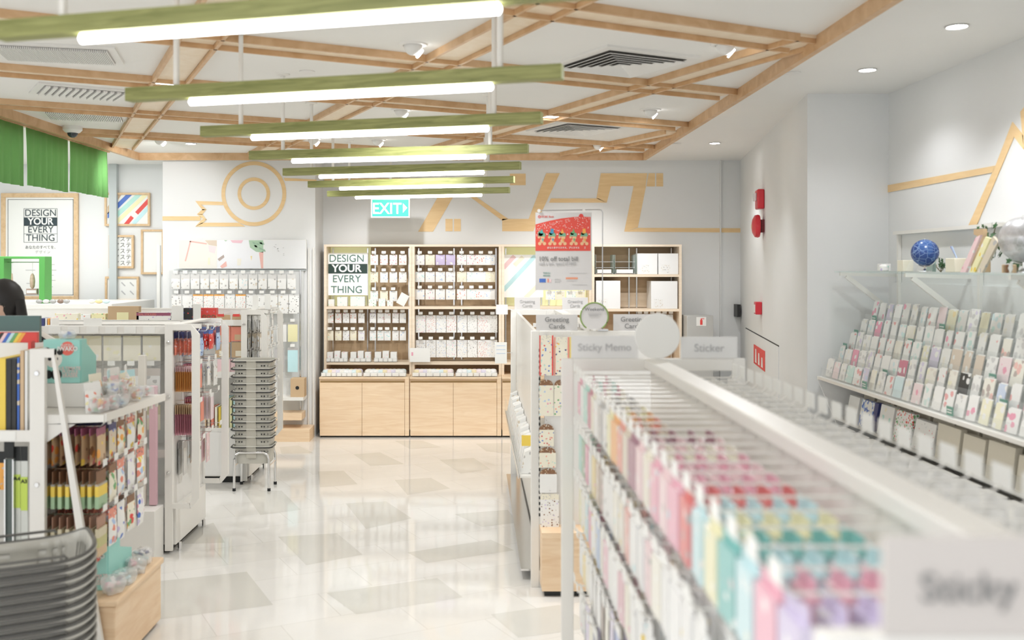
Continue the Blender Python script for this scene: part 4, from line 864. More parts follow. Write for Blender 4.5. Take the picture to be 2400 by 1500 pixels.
MB().prism([(-1.80, 4.135, TZ-.04), (-1.66, 4.135, TZ-.04), (-1.72, 4.135, TZ-.075), (-1.80, 4.135, TZ-.13)], (0, .01, 0)).build('tray_bracket', METALW, t)
for q in range(9): MB().box(-1.55+.004*q, -1.54+.004*q, 4.20+q*.065, 4.22+q*.065, TZ-.05, TZ-.03).build('hook_tab', METALW, t)
wb = wood('birch_base', (.74, .52, .32), (.84, .65, .45), (1.2, 1.2, 10))
BS = MB().box(-1.835, -1.497, 4.14, 4.75, .02, .285).build('base_front', wb, t, bevel=.006); MB().box(-1.84, -1.485, 4.13, 4.76, .285, .314).build('base_top', wb, t, bevel=.008)
MB().box(-1.83, -1.52, 4.16, 4.72, 0, .02).build('plinth', BLACK, t); MB().box(-1.80, -1.56, 4.128, 4.1395, .262, .283).build('chrome_strip', CHROME, t)
# riser and goods on the tray
ro = tag(MB().box(-1.895, -1.62, 4.345, 4.4355, TZ+.0005, 1.19).build('riser', METALW, bevel=.004), 'white riser block on the near rack tray under the teal box', 'riser')
def teal_box(x0, x1, y0, y1, z0, z1, label, flap):
    b = thing('teal_box', ((x0+x1)/2, (y0+y1)/2, z0), label, 'box'); w, h = x1-x0, z1-z0
    MB().box(x0, x1, y0, y1, z0, z1).build('carton', TEAL, b, bevel=.002)
    LG = mat('logo_red', (.78, .16, .12), .5)
    MB().lathe([(.19*w, 0), (.19*w, -.0015), (.001, -.0015)], (x0+w*.66, y0, z1-h*.20), 24, axis='y').prism([(x0+w*.45, y0-.001, z1-h*.20), (x0+w*.66, y0-.001, z1-h*.14), (x0+w*.90, y0-.001, z1-h*.20), (x0+w*.66, y0-.001, z1-h*.26)], (0, -.0006, 0)).build('logo', LG, b)
    text('IWAKO', .026*w/.16, PAPER, b, (x0+w*.67, y0-.004, z1-h*.21), bold=.0006); text('PUZZLE', .016*w/.16, PAPER, b, (x0+w*.66, y0-.004, z1-h*.13))
    pw = mat('panda_white', (.80, .78, .72), .5)
    MB().lathe([(.24*w, 0), (.24*w, -.001), (.001, -.001)], (x0+w*.28, y0, z0+h*.56), 24, axis='y').build('panda_face', pw, b)
    m = MB()
    for (cx_, cz, r) in ((.46, .72, .085), (.12, .75, .085), (.36, .56, .05), (.18, .56, .05), (.36, .2, .15), (.14, .2, .12), (.28, .48, .03)): m.lathe([(r*w, 0), (r*w, -.0016), (.001, -.0016)], (x0+w*cx_, y0-.0008, z0+h*cz), 16, axis='y')
    m.build('panda_markings', BLACK, b)
    for k, wd in enumerate(('ULTIMATE', 'PUZZLE', 'ERASER')): text(wd, .020*w/.16, mat('box_pink', (.80, .66, .62), .5), b, (x0+w*.74, y0-.003, z0+h*(.34-.085*k)), bold=.0004)
    if flap: MB().prism([(x1, y0+.01, z0), (x1, y1+flap, z0), (x1, y1+flap, z0+h*.55), (x1, y0+.05, z1-h*.05), (x1, y0+.01, z1)], (.003, 0, 0)).build('side_flap', TEAL, b)
    return b
teal_box(-1.888, -1.728, 4.355, 4.435, 1.1905, 1.38, 'teal puzzle eraser box with panda on the white riser, upper of two', .10)
teal_box(-1.735, -1.575, 4.26, 4.42, .3145, .50, 'teal puzzle eraser box on the birch base, lower of two', .14)
# clear upstand box and loose bags on the tray
t = thing('clear_case', (-1.6, 4.75, TZ), 'clear acrylic case standing at the far end of the near rack tray', 'clear case')
for q in (((-1.79, 4.783), (-1.51, 4.783)),): MB().box(-1.79, -1.51, 4.78, 4.786, TZ+.0005, 1.36).box(-1.79, -1.784, 4.62, 4.779, TZ+.0005, 1.36).box(-1.70, -1.694, 4.62, 4.779, TZ+.0005, 1.36).build('walls', ACR, t)
def bag(x, y, z, r, mt, label, sc=(1, 1, .6), grp='filled bags on the near rack'):
    m = MB(); k0 = len(m.bm.verts); m.ball((0, 0, 0), r, 12); m.bm.verts.ensure_lookup_table()
    for v in m.bm.verts:
        q = v.co/r; q = Vector([math.copysign(abs(u)**.55, u) for u in q])*r*.92; v.co = q*(1+.12*math.sin(q.x*150+x*40)*math.sin(q.y*170+y*30)+.08*math.sin(q.z*260+x*90))
        if q.z > r*.7: v.co.x *= 1.15; v.co.y *= .55
    for v in m.bm.verts: v.co = Vector((v.co.x*sc[0], v.co.y*sc[1], v.co.z*sc[2]))
    zm = min(v.co.z for v in m.bm.verts)
    for v in m.bm.verts: v.co.z -= zm
    o = m.build('filled_bag', BAGM, None, local=True); o.location = (x, y, z); o.rotation_euler.z = rnd.uniform(0, 3)
    cs = BITS[bm_.index(mt)] if mt in bm_ else (('white', 'lightpink', 'grey', 'white', 'pink') if 'pink' in label else ('aqua', 'white', 'navy', 'mint', 'white'))
    m = MB()
    for k in range(16):
        c = Vector((rnd.uniform(-.55, .55)*r*sc[0], rnd.uniform(-.5, .5)*r*sc[1], -zm+rnd.uniform(-.6, .55)*r*sc[2])); u = Vector((rnd.uniform(-1, 1), rnd.uniform(-1, 1), rnd.uniform(-.6, .6))).normalized()
        m.bar(c-u*r*.22, c+u*r*.22, r*.34, r*.2, up=(.3, .2, 1), mi=k % 5)
    q = m.build('contents', [C(n) for n in cs], o, local=True); q['kind'] = 'stuff'
    return tag(o, label, 'bag', grp)
bm_ = [PR('white', 'coral', 'mint', 'paleyellow', scale=30), PR('white', 'red', 'green', 'orange', scale=38, size=.4), PR('white', 'aqua', 'skyblue', scale=26), PR('cream', 'orange', 'yellow', scale=40)]
BITS = [('coral', 'mint', 'white', 'lightpink', 'white'), ('red', 'green', 'orange', 'white', 'yellow'), ('white', 'aqua', 'skyblue', 'white', 'blue'), ('cream', 'orange', 'white', 'yellow', 'coral')]
bl = ['white bag with coral and mint bits', 'bag with red and green bits', 'white and pale blue bag', 'cream bag with orange bits']
spots = [(-1.582, 4.185, 1, .037), (-1.60, 4.25, 3, .036), (-1.56, 4.27, 0, .036), (-1.555, 4.36, 2, .036), (-1.58, 4.46, 0, .035), (-1.555, 4.55, 3, .035), (-1.575, 4.64, 2, .034), (-1.55, 4.71, 0, .03)]
for i, (x, y, k, r) in enumerate(spots): bag(x, y, TZ+.0005, r, bm_[k], '%s, %s along the tray edge' % (bl[k], nf(i, len(spots))), (1, 1, 1.0))
for i, (x, y, z, k, r) in enumerate(((-1.572, 4.31, TZ+.062, 2, .032), (-1.572, 4.50, TZ+.062, 1, .03), (-1.57, 4.40, TZ+.064, 0, .03))): bag(x, y, z, r, bm_[k], '%s heaped on the others, %s of three' % (bl[k], nf(i, 3)), (1, 1, 1.0))
lp2 = [gpack(.085, .13, .034, bm_[k], C(c), .25) for k, c in ((0, 'white'), (1, 'cream'), (2, 'white'), (3, 'aqua'), (0, 'lightpink'))]
for i in range(9):
    x, y = -1.625-.012*(i % 3), 4.20+.062*i; o = hang(lp2[i % 5], (x+.01, y, TZ+.128+.03*(i % 2)), math.pi/2-.5+.25*(i % 4), 'upright puffed pack behind the tray bags, %s of nine' % nf(i, 9), 'pack', 'upright packs on the tray'); o.rotation_euler.x = -.08
bag(-1.80, 4.40, 1.3805, .03, bm_[2], 'small white and pale blue bag lying on top of the teal box', (1.2, 1, .7))
for i, (x, y, k) in enumerate(((-1.535, 4.22, 0), (-1.53, 4.34, 2), (-1.535, 4.50, 0), (-1.55, 4.64, 2))): bag(x, y, .3145, .048, [PR('white', 'lightpink', 'grey', scale=24), None, PR('aqua', 'white', 'navy', scale=24)][k], '%s bag on the birch base beside the lower teal box, %s' % (('pinkish white', '', 'aqua')[k], nf(i, 4)), (1, 1.1, .8))
# hanging goods of the near end: rows seen from the side
ng = 'packs at the aisle end of the near rack'
def nearhook(y, z, n, me, label, x0=-1.79, dx=.03, L=.24): 
    hookset(r0, -1.80, y, z+.004, (1, 0, 0), L, tagm=True); 
    for i in range(n): hang(me, (x0+dx*i, y, z), math.pi/2+rnd.uniform(-.05, .05), label, 'pack', ng)
pA = gpack(.10, .155, .012, PR('tan', 'yellow', 'orange', 'red', 'brown', scale=22, size=.42), C('plum'), .2); pA2 = gpack(.10, .155, .014, PR('beige', 'blue', 'red', 'yellow', scale=30, size=.4), C('navy'), .2)
pB = pack_mesh('hanging_pack', .09, .15, .018, [C('green'), C('brown')], .34)
pB = None
def banded(key, w, h, th, bands):
    m = MB(); z = 0
    ms = []
    for k, (f, c) in enumerate(bands):
        dz = f*h; t_ = th if k else .003; m.box(-w/2, w/2, -t_/2, t_/2, z-dz+.0003, z, k); ms.append(c); z -= dz
    return m.mesh(key, ms)
pB = banded('hanging_pack', .09, .155, .016, [(.34, C('brown')), (.06, BAGM), (.28, C('yellow')), (.32, mat('band_green', (.36, .52, .33), .4))])
pC = banded('hanging_pack', .09, .165, .016, [(.30, mat('card_rust', (.42, .24, .17), .5)), (.22, mat('pale_khaki', (.62, .56, .40), .4)), (.25, mat('khaki', (.52, .50, .22), .4)), (.23, C('tan'))])
pD = gpack(.09, .16, .03, PR('white', 'coral', 'yellow', 'skyblue', 'white', scale=30, size=.5), PR('coral', 'navy', 'white', scale=60), .25)
pE = gpack(.09, .16, .03, PR('cream', 'orange', 'red', 'white', 'green', scale=30, size=.5), C('brown'), .22); pF = gpack(.09, .17, .03, PR('white', 'lilac', 'blue', 'white', 'pink', scale=30, size=.45), C('white'), .15)
rows = [(1.025, (('red and yellow pack with dark top', pA), ('blue, red and beige pack', pA2), ('brown-topped orange bag', pE), ('white and coral bag', pD), ('brown-topped orange bag', pE))),
        (.845, (('brown-topped pack banded yellow and green', pB), ('brown-topped orange bag', pE), ('white and coral bag', pD), ('white bag with multicoloured bits', pF), ('white and coral bag', pD))),
        (.655, (('rust-topped khaki pack', pC), ('white and coral bag', pD), ('lilac-dotted white bag', pF), ('brown-topped orange bag', pE), ('lilac-dotted white bag', pF)))]
for zi, (z, lst) in enumerate(rows):
    for yi, (nm, me) in enumerate(lst):
        nearhook((4.19, 4.32, 4.44, 4.57, 4.70)[yi], z, 8 if yi < 2 else 6, me, '%s, hook %s, %s row of the near rack end' % (nm, nf(yi, 5), ('top', 'middle', 'bottom')[zi]), dx=.031 if yi < 2 else .042)
# near row front, shelf with folders and books
side_shelf(r0, -4.6, 4.10, 4.46, 1.01); side_shelf(r0, -4.6, 4.10, 4.46, .50, False)
def bk(x0, x1, y0, y1, z0, y_top, c, label, nm='folder', cat='folder', Y=None):
    Y = Y or y0; a, b = X(x0, Y), X(x1, Y); tag(MB().box(a, b, y0, y1, z0, Z(y_top, Y)).build(nm, c, bevel=.0015), label, cat)
bk(-22, -12, 4.16, 4.40, 1.0105, 850, C('cream'), 'cream folder at the photo edge on the near rack shelf')
bk(-10, 13, 4.16, 4.40, 1.0105, 840, C('yellow'), 'bright yellow folder beside the black ones')
bk(14, 26, 4.16, 4.40, 1.0105, 841, C('black'), 'black folder touching the yellow one'); bk(27, 38, 4.16, 4.40, 1.0105, 841, C('black'), 'black folder between its black twin and the blue one')
bk(40, 45, 4.16, 4.40, 1.0105, 838, PR('blue', 'teal', 'beige', scale=30), 'thin blue patterned folder right of the black ones'); bk(47, 56, 4.16, 4.42, 1.0105, 822, C('tan'), 'tan board folder on the near rack shelf'); bk(58, 64, 4.16, 4.42, 1.0105, 822, C('white'), 'white folder at the right end of the shelf')
bk(65, 73, 4.36, 4.40, 1.0105, 800, C('red'), 'tall red folder squeezed against the white post')
t = thing('picture_folder', (X(40, 4.55), 4.55, 1.3605), 'large red portfolio with rainbow stripes and dark green top band', 'portfolio')
Y = 4.46; MB().box(X(-40, Y), X(87, Y), Y, Y+.02, 1.3605, Z(779, Y)).build('red_cover', C('red'), t); MB().box(X(-40, Y), X(86, Y), Y+.03, Y+.05, 1.3605, Z(741, Y)).build('dark_back_cover', mat('dark_green_cover', (.09, .16, .15), .3), t)
MB().box(X(-40, Y), X(86, Y), Y+.022, Y+.026, 1.3605, Z(777, Y)).build('inner_sheet', PAPER, t)
cs = ['black', 'lightpink', 'blue', 'aqua', 'green', 'yellow', 'orange']
for k, c in enumerate(cs): MB().prism([P(-12+k*8.5-10, 818, Y), P(-12+k*8.5-2, 818, Y), P(22+k*8.5-2-10, 780, Y), P(22+k*8.5-10-10, 780, Y)], (0, -.001, 0)).build('rainbow_stripe', C(c), t)
for i, (x0, x1, c) in enumerate(((92, 104, 'navy'), (106, 110, 'white'), (112, 116, 'orange'), (118, 122, 'white'))): tag(MB().box(X(x0, 6.0), X(x1, 6.0), 6.0, 6.1, 1.3355, Z(746, 6.0)).build('booklet', C(c)), '%s booklet end on the middle rack, %s' % (c, lr(i, 4)), 'booklet')
# rulers and cutter under the shelf
t = thing('steel_ruler_rack', (X(22, 4.15), 4.15, .3), 'long dark cutting ruler with silver edges and black header, hanging on the near rack', 'ruler')
MB().box(X(12, 4.14), X(34, 4.14), 4.14, 4.16, .28, .90).build('body', mat('ruler_dark', (.10, .13, .12), .3), t)
for xx in (12, 31): MB().box(X(xx, 4.14), X(xx+3, 4.14), 4.13, 4.14, .28, .90).build('edge_strip', CHROME, t)
MB().box(X(12, 4.14), X(34, 4.14), 4.13, 4.14, .905, .985).build('header_card', BLACK, t)
for i, (x0, x1, y0, txt) in enumerate(((33, 49, 1112, 'A4'), (49, 66, 1118, 'A3'))):
    Y = 4.15+.0*i; t = thing('plastic_ruler', (X((x0+x1)/2, Y), Y, .3), 'clear ruler with yellow-green %s label hanging under the shelf' % txt, 'ruler')
    MB().box(X(x0, Y), X(x1-1, Y), Y, Y+.004, .28, .95).build('blade', mat('ruler_pale', (.70, .72, .68), .3), t); MB().box(X(x0, Y), X(x1-1, Y), Y-.003, Y-.0005, Z(y0+78, Y), Z(y0, Y)).build('label_sleeve', C('lime'), t)
    MB().box(X(x0, Y), X(x1-1, Y), Y-.002, Y-.0005, Z(1080, Y), Z(1046, Y)).build('header_card', BLACK, t); text(txt, .022, BLACK, t, (X((x0+x1)/2, Y), Y-.005, Z(y0+10, Y)), bold=.0005)
for i in range(3): hang(gpack(.05, .16, .01, PR(('orange', 'white', 'yellow')[i], 'black', 'grey', scale=40), BLACK, .3), (X(-2-i*28, 4.15), 4.15, .93), 0, ('orange pack at the photo edge below the near shelf', 'white pack beyond the photo edge below the near shelf', 'yellow pack farther along the near shelf')[i], 'pack', None)

# ---------------------------------------------------------------- shopping baskets
def basket_mesh(a, b, h, wav, taper=.86, n=72, slots=True):
    m = MB(); p = 5.
    def pt(t, s):
        c, q = math.cos(t), math.sin(t); return a*s*math.copysign(abs(c)**(2/p), c), b*s*math.copysign(abs(q)**(2/p), q)
    T = [2*math.pi*k/n for k in range(n)]
    lv = [0, .40, .50, .80, 1.0]
    rg = []
    for f in lv:
        s = taper+(1-taper)*f; rg.append([m.bm.verts.new((*pt(t, s), h*f+(wav*math.cos(2*t)*f if f > .4 else 0))) for t in T])
    for i in range(len(lv)-1):
        for k in range(n):
            if slots and i in (2,) and k % 2 == 0 and abs(math.sin(T[k]*2)) < .93: continue
            if slots and i == 0 and False: continue
            f = m.bm.faces.new((rg[i][k], rg[i][(k+1) % n], rg[i+1][(k+1) % n], rg[i+1][k])); f.material_index = 0
    m.bm.faces.new(rg[0][::-1])
    rim = [Vector((*pt(t, 1.03), h+wav*math.cos(2*t))) for t in T]
    m.tube(rim, .0065, 8, closed=True, mi=1)
    rim2 = [Vector((*pt(t, 1.045), h-.008+wav*math.cos(2*t))) for t in T]
    m.tube(rim2, .004, 6, closed=True, mi=0)
    return m.mesh('shell', [GREYP, GREYD])
def basket(loc, rz, me, hm, label, group, a, b, h):
    t = thing('shopping_basket', loc, label, 'shopping basket', group, rz)
    o = place('shell', me, t, loc=(0, 0, 0)); s = o.modifiers.new('solid', 'SOLIDIFY'); s.thickness = .0025; s.offset = -1
    for sg in (-1, 1):
        q = place('handle', hm, t, loc=(0, 0, 0)); q.rotation_euler.z = 0 if sg > 0 else math.pi
    return t
# near stack, dark grey, turned
a_, b_, h_ = .245, .165, .20
nbm = basket_mesh(a_, b_, h_, .018); nh = MB().tube([(-a_*.62, b_*1.06, h_-.004), (-a_*.60, b_*1.10, h_+.004), (a_*.60, b_*1.10, h_+.004), (a_*.62, b_*1.06, h_-.004)], .005, 8).mesh('handle', [GREYD])
for k in range(17):
    z = .745-h_-.031*k
    if z < .195: break
    basket((-1.56, 3.36, z), math.radians(28), nbm, nh, 'dark grey plastic basket in the near left stack, %s' % ('topmost, open to view' if k == 0 else ORD[k]+' from the top'), 'nested baskets at near left', a_, b_, h_)
t = thing('basket_stand', (-1.56, 3.36, 0), 'low chrome stand carrying the dark near-left basket stack', 'stand', None, math.radians(28))
for sy in (-1, 1): MB().tube([(-.2, sy*.13, 0), (-.2, sy*.13, .15), (-.17, sy*.13, .18), (.17, sy*.13, .18), (.2, sy*.13, .15), (.2, sy*.13, 0)], .011, 10).build('leg_loop', CHROME, t, local=True)
# middle stack
a_, b_, h_ = .142, .115, .13
def mbask():
    m = MB(); n = 64; p = 6.
    def pt(t, s): c, q = math.cos(t), math.sin(t); return a_*s*math.copysign(abs(c)**(2/p), c), b_*s*math.copysign(abs(q)**(2/p), q)
    T = [2*math.pi*k/n for k in range(n)]; rg = [[m.bm.verts.new((*pt(t, s), h_*f)) for t in T] for f, s in ((0, .9), (.25, .925), (.55, .96), (1, 1))]
    for i in range(3):
        for k in range(n): f = m.bm.faces.new((rg[i][k], rg[i][(k+1) % n], rg[i+1][(k+1) % n], rg[i+1][k])); f.smooth = False
    m.bm.faces.new(rg[0][::-1])
    m.tube([Vector((*pt(t, 1.05), h_)) for t in T], .006, 8, closed=True, mi=0)
    for s in (-1, 1):          # perforations: dark squares let into the front face, left and right
        for c in range(2):
            for r in range(1): x = s*(.075+.020*c); m.box(x-.005, x+.005, -b_*.985-.002, -b_*.985+.006, h_*.72-.005-.02*r, h_*.72+.005-.02*r, 1)
        for c in range(3):
            x = s*(.118-.0*c); 
        m.box(s*.122-.0015, s*.122+.0015, -b_*.965-.002, -b_*.965+.006, h_*.72-.005, h_*.72+.005, 1)
    m.box(-.04, .035, -b_*1.0-.0035, -b_*1.0+.001, h_*.35, h_-.006, 2)
    return m.mesh('shell', [GREYM, DARK, mat('basket_plate', (.46, .44, .38), .45)])
mb = mbask(); HND = mat('basket_handle', (.045, .044, .04), .35)
mh = MB().tube([(.034, -b_*1.02, h_-.004), (.036, -b_*1.10, h_-.006), (a_*.96, -b_*1.10, h_-.006), (a_*1.1, -b_*.98, h_-.003), (a_*1.12, -b_*.2, h_)], .0055, 8).mesh('handle', [HND])
mh2 = MB().tube([(-.042, -b_*1.02, h_-.004), (-.044, -b_*1.10, h_-.006), (-a_*.98, -b_*1.10, h_-.006), (-a_*1.1, -b_*.98, h_-.003), (-a_*1.12, -b_*.2, h_)], .0055, 8).mesh('handle', [HND])
sx, sy = X(595, 7.62), 7.66
for k in range(12):
    z = .985-h_-.0577*k if k < 11 else .205
    t = thing('shopping_basket', (sx, sy, z), 'grey basket in the free-standing stack, %s' % ('topmost' if k == 0 else 'lowest, hanging in the stand' if k == 11 else ORD[k]+' from the top'), 'shopping basket', 'nested baskets on the chrome stand')
    o = place('shell', mb, t, loc=(0, 0, 0)); 
    for hm in (mh, mh2): place('handle', hm, t, loc=(0, 0, 0))
t = thing('basket_stand', (sx, sy, 0), 'chrome tube stand with black feet under the free-standing basket stack', 'stand')
for s in (-1, 1):
    w = .132; y = s*.118; dx = .006 if s > 0 else 0
    MB().tube([(-w, y, .012), (-w, y, .24), (-w+.012, y, .275), (-w+.04, y, .292), (w-.04, y, .292), (w-.012, y, .275), (w, y, .24), (w, y, .012)], .010, 12).build('leg_loop', CHROME, t, local=True)
    for q in (-w, w): MB().tube([(q, y, 0), (q, y, .022)], .0125, 10).build('rubber_foot', BLACK, t, local=True)
for q in (-.132, .132): MB().tube([(q, -.118, .19), (q, .118, .19)], .006, 8).build('side_rail', CHROME, t, local=True)

# ---------------------------------------------------------------- person behind the near row
def person():
    loc = Vector((-2.455, 5.25, 0)); t = thing('person', loc, 'person with long black hair in pale top, head bent, at the left edge', 'person')
    J = {'pel': (0, 0, .92, .13), 'wa': (0, .0, 1.04, .115), 'ch': (0, -.02, 1.22, .135), 'nk': (.0, -.05, 1.36, .055), 'hd': (.02, -.09, 1.42, .06),
         'shl': (-.17, -.02, 1.31, .06), 'shr': (.17, -.02, 1.31, .06), 'ell': (-.22, -.06, 1.06, .042), 'elr': (.22, -.06, 1.06, .042), 'wrl': (-.17, -.24, .99, .028), 'wrr': (.15, -.24, .99, .028),
         'hil': (-.09, 0, .86, .10), 'hir': (.09, 0, .86, .10), 'knl': (-.10, -.02, .47, .062), 'knr': (.10, -.02, .47, .062), 'anl': (-.10, .02, .09, .038), 'anr': (.10, .02, .09, .038), 'tol': (-.11, -.12, .035, .034), 'tor': (.11, -.12, .035, .034),
         'hnl': (-.15, -.30, .98, .026), 'hnr': (.13, -.30, .98, .026)}
    E = [('pel', 'wa'), ('wa', 'ch'), ('ch', 'nk'), ('nk', 'hd'), ('ch', 'shl'), ('ch', 'shr'), ('shl', 'ell'), ('shr', 'elr'), ('ell', 'wrl'), ('elr', 'wrr'), ('pel', 'hil'), ('pel', 'hir'), ('hil', 'knl'), ('hir', 'knr'), ('knl', 'anl'), ('knr', 'anr'), ('anl', 'tol'), ('anr', 'tor'), ('wrl', 'hnl'), ('wrr', 'hnr')]
    vs = list(J.items()); ed = [([k for k, _ in vs].index(a), [k for k, _ in vs].index(b)) for a, b in E]
    rad = [v[3] for _, v in vs]; co = [v[:3] for _, v in vs]
    for s, w, hn in ((-1, 'wrl', 'hnl'), (1, 'wrr', 'hnr')):
        b0 = Vector(J[hn][:3]); hi = [k for k, _ in vs].index(hn)
        for f in range(5):
            ang = (f-2)*.22; L = (.05, .065, .07, .065, .05)[f]; sd = -s
            p1 = b0+Vector((math.sin(ang)*.03+.012*(f-2), -.035, -.008)); p2 = p1+Vector((math.sin(ang)*L*.6, -L*.7, -.02))
            co += [tuple(p1), tuple(p2)]; rad += [.0095, .0075]; i = len(co); ed += [(hi, i-2), (i-2, i-1)]
    me = bpy.data.meshes.new('body'); me.from_pydata(co, ed, []); o = bpy.data.objects.new('body', me); COL.objects.link(o); o.parent = t
    sk = o.modifiers.new('skin', 'SKIN'); sk.use_smooth_shade = True
    for i, v in enumerate(me.skin_vertices[0].data): v.radius = (rad[i], rad[i]); v.use_root = (i == 0)
    sb = o.modifiers.new('sub', 'SUBSURF'); sb.levels = 2; sb.render_levels = 2
    sk_m = mat('skin', (.66, .44, .34), .55); me.materials.append(sk_m)
    # blouse and trousers as separate garments following the body
    m = MB()
    for prof in ([(.16, .90), (.155, 1.0), (.165, 1.15), (.185, 1.26), (.14, 1.34), (.07, 1.375)],):
        m.lathe(prof, (0, -.01, 0), 28)
    for s in (-1, 1): m.tube([(s*.13, -.02, 1.31), (s*.18, -.02, 1.29), (s*.215, -.045, 1.14), (s*.225, -.06, 1.05)], .06, 12, rs=[.07, .075, .062, .06])
    m.build('blouse', mat('pale_blouse', (.72, .68, .62), .8), t, local=True)
    m = MB(); m.lathe([(.15, .98), (.165, .90), (.17, .80), (.11, .78)], (0, 0, 0), 24)
    for s in (-1, 1): m.tube([(s*.085, 0, .86), (s*.095, -.01, .5), (s*.10, .02, .12)], .09, 14, rs=[.095, .075, .06])
    m.build('trousers', mat('dark_trousers', (.05, .05, .06), .8), t, local=True)
    hc = Vector((.02, -.12, 1.50))
    m = MB(); m.ball(hc, .088, 20, sc=(.9, 1.0, 1.2))
    for v in m.bm.verts:
        d = v.co-hc
        if d.y < 0 and d.z < -.02: v.co.x = hc.x+d.x*.82
    m.prism([hc+Vector((-.011, -.085, -.02)), hc+Vector((.011, -.085, -.02)), hc+Vector((0, -.108, -.016)), hc+Vector((0, -.085, .02))], (0, .005, 0))
    for s in (-1, 1): m.ball(hc+Vector((s*.079, 0, -.005)), .022, 10, sc=(.4, .8, 1.2))
    m.build('head', sk_m, t, local=True)
    m = MB()
    for s in (-1, 1): m.ball(hc+Vector((s*.03, -.078, .008)), .009, 8, sc=(1.4, .6, .7))
    m.build('eyes', BLACK, t, local=True); MB().tube([hc+Vector((-.022, -.078, -.05)), hc+Vector((0, -.084, -.052)), hc+Vector((.022, -.078, -.05))], .004, 6).build('mouth', C('rose'), t, local=True)
    m = MB(); m.ball(hc+Vector((0, .018, .022)), .105, 22, sc=(.95, 1.0, 1.12))
    for k in range(60):
        a = math.pi*(-.12+1.24*k/59); R0 = Vector((math.cos(a)*.088, math.sin(a)*.085+.01, 0))
        sw = rnd.uniform(-.012, .012); L = rnd.uniform(.20, .27)
        p0 = hc+R0+Vector((0, 0, .03)); outx = .045 if math.cos(a) > .2 else .0
        m.tube([p0, p0+Vector((R0.x*.18, R0.y*.15, -.10)), p0+Vector((R0.x*.25+outx+sw, R0.y*.2-.01, -.18)), p0+Vector((R0.x*.35+outx*2+sw*2, R0.y*.2-.02, -L))], .012, 5, rs=[.016, .017, .012, .002])
    m.build('hair', mat('black_hair', (.012, .010, .010), .55), t, local=True)
person()

# ---------------------------------------------------------------- right gondolas, running away from the camera
def gframe(t, y, x0=.32, x1=1.0, z1=1.36, w=.045, d=.025):
    m = MB(); m.box(x0, x0+w, y-d/2, y+d/2, 0, z1); m.box(x1-w, x1, y-d/2, y+d/2, 0, z1); m.box(x0+w, x1-w, y-d/2, y+d/2, z1-w, z1); m.box(x0+w, x1-w, y-d/2, y+d/2, .0, .09)
    m.build('end_frame', METALW, t, bevel=.003)
SGN = mat('sign_board', (.67, .655, .645), .5)
def topsign(x0, x1, y, z0, z1, lines, size, label, m_=None, ink=None):
    t = thing('header_sign', ((x0+x1)/2, y, z0), label, 'sign')
    MB().box(x0, x1, y, y+.006, z0+.0005, z1).build('board', m_ or SGN, t, bevel=.001)
    n = len(lines)
    for k, s in enumerate(lines): text(s, size, ink or INK, t, ((x0+x1)/2, y-.002, (z0+z1)/2+(n-1)*size*.5-k*size*1.0-.002))
    return t
RX = .66
g1 = thing('display_rack', (RX, 2.3, 0), 'long white double-sided rack of sticky memos, nearest and most blurred', 'display rack')
MB().box(RX-.012, RX+.012, .95, 3.67, .25, 1.33).build('spine_panel', METALW, g1); MB().box(RX-.035, RX+.035, .95, 3.68, 1.325, 1.36).build('top_rail', METALW, g1, bevel=.004)
MB().box(.40, .92, .95, 3.66, .05, .25).build('base', METALW, g1); MB().box(.42, .90, .98, 3.63, 0, .05).build('plinth', BLACK, g1)
for y in (.93, 3.69): gframe(g1, y)
WS = mat('far_sign_white', (.76, .76, .75), .5)
topsign(.356, .604, 3.685, 1.36, 1.445, ['Sticky Memo'], .038, 'white sign reading Sticky Memo on the far frame of the memo rack', WS, LINK)
topsign(.762, .972, 3.685, 1.36, 1.44, ['Sticker'], .040, 'white sign reading Sticker on the far frame of the memo rack', WS, LINK)
topsign(.375, .640, .915, 1.36, 1.452, ['Sticky Memo'], .038, 'blurred Sticky Memo sign at the lower right corner, nearest the camera', mat('beige_sign', (.60, .56, .53), .5))
t = tag(MB().lathe([(.082, 0), (.084, -.004), (.082, -.008), (.001, -.008)], (.672, 3.67, 1.4445), 40, axis='y').build('round_sign', PAPER), 'plain round white sign between the Sticky Memo and Sticker signs', 'sign')
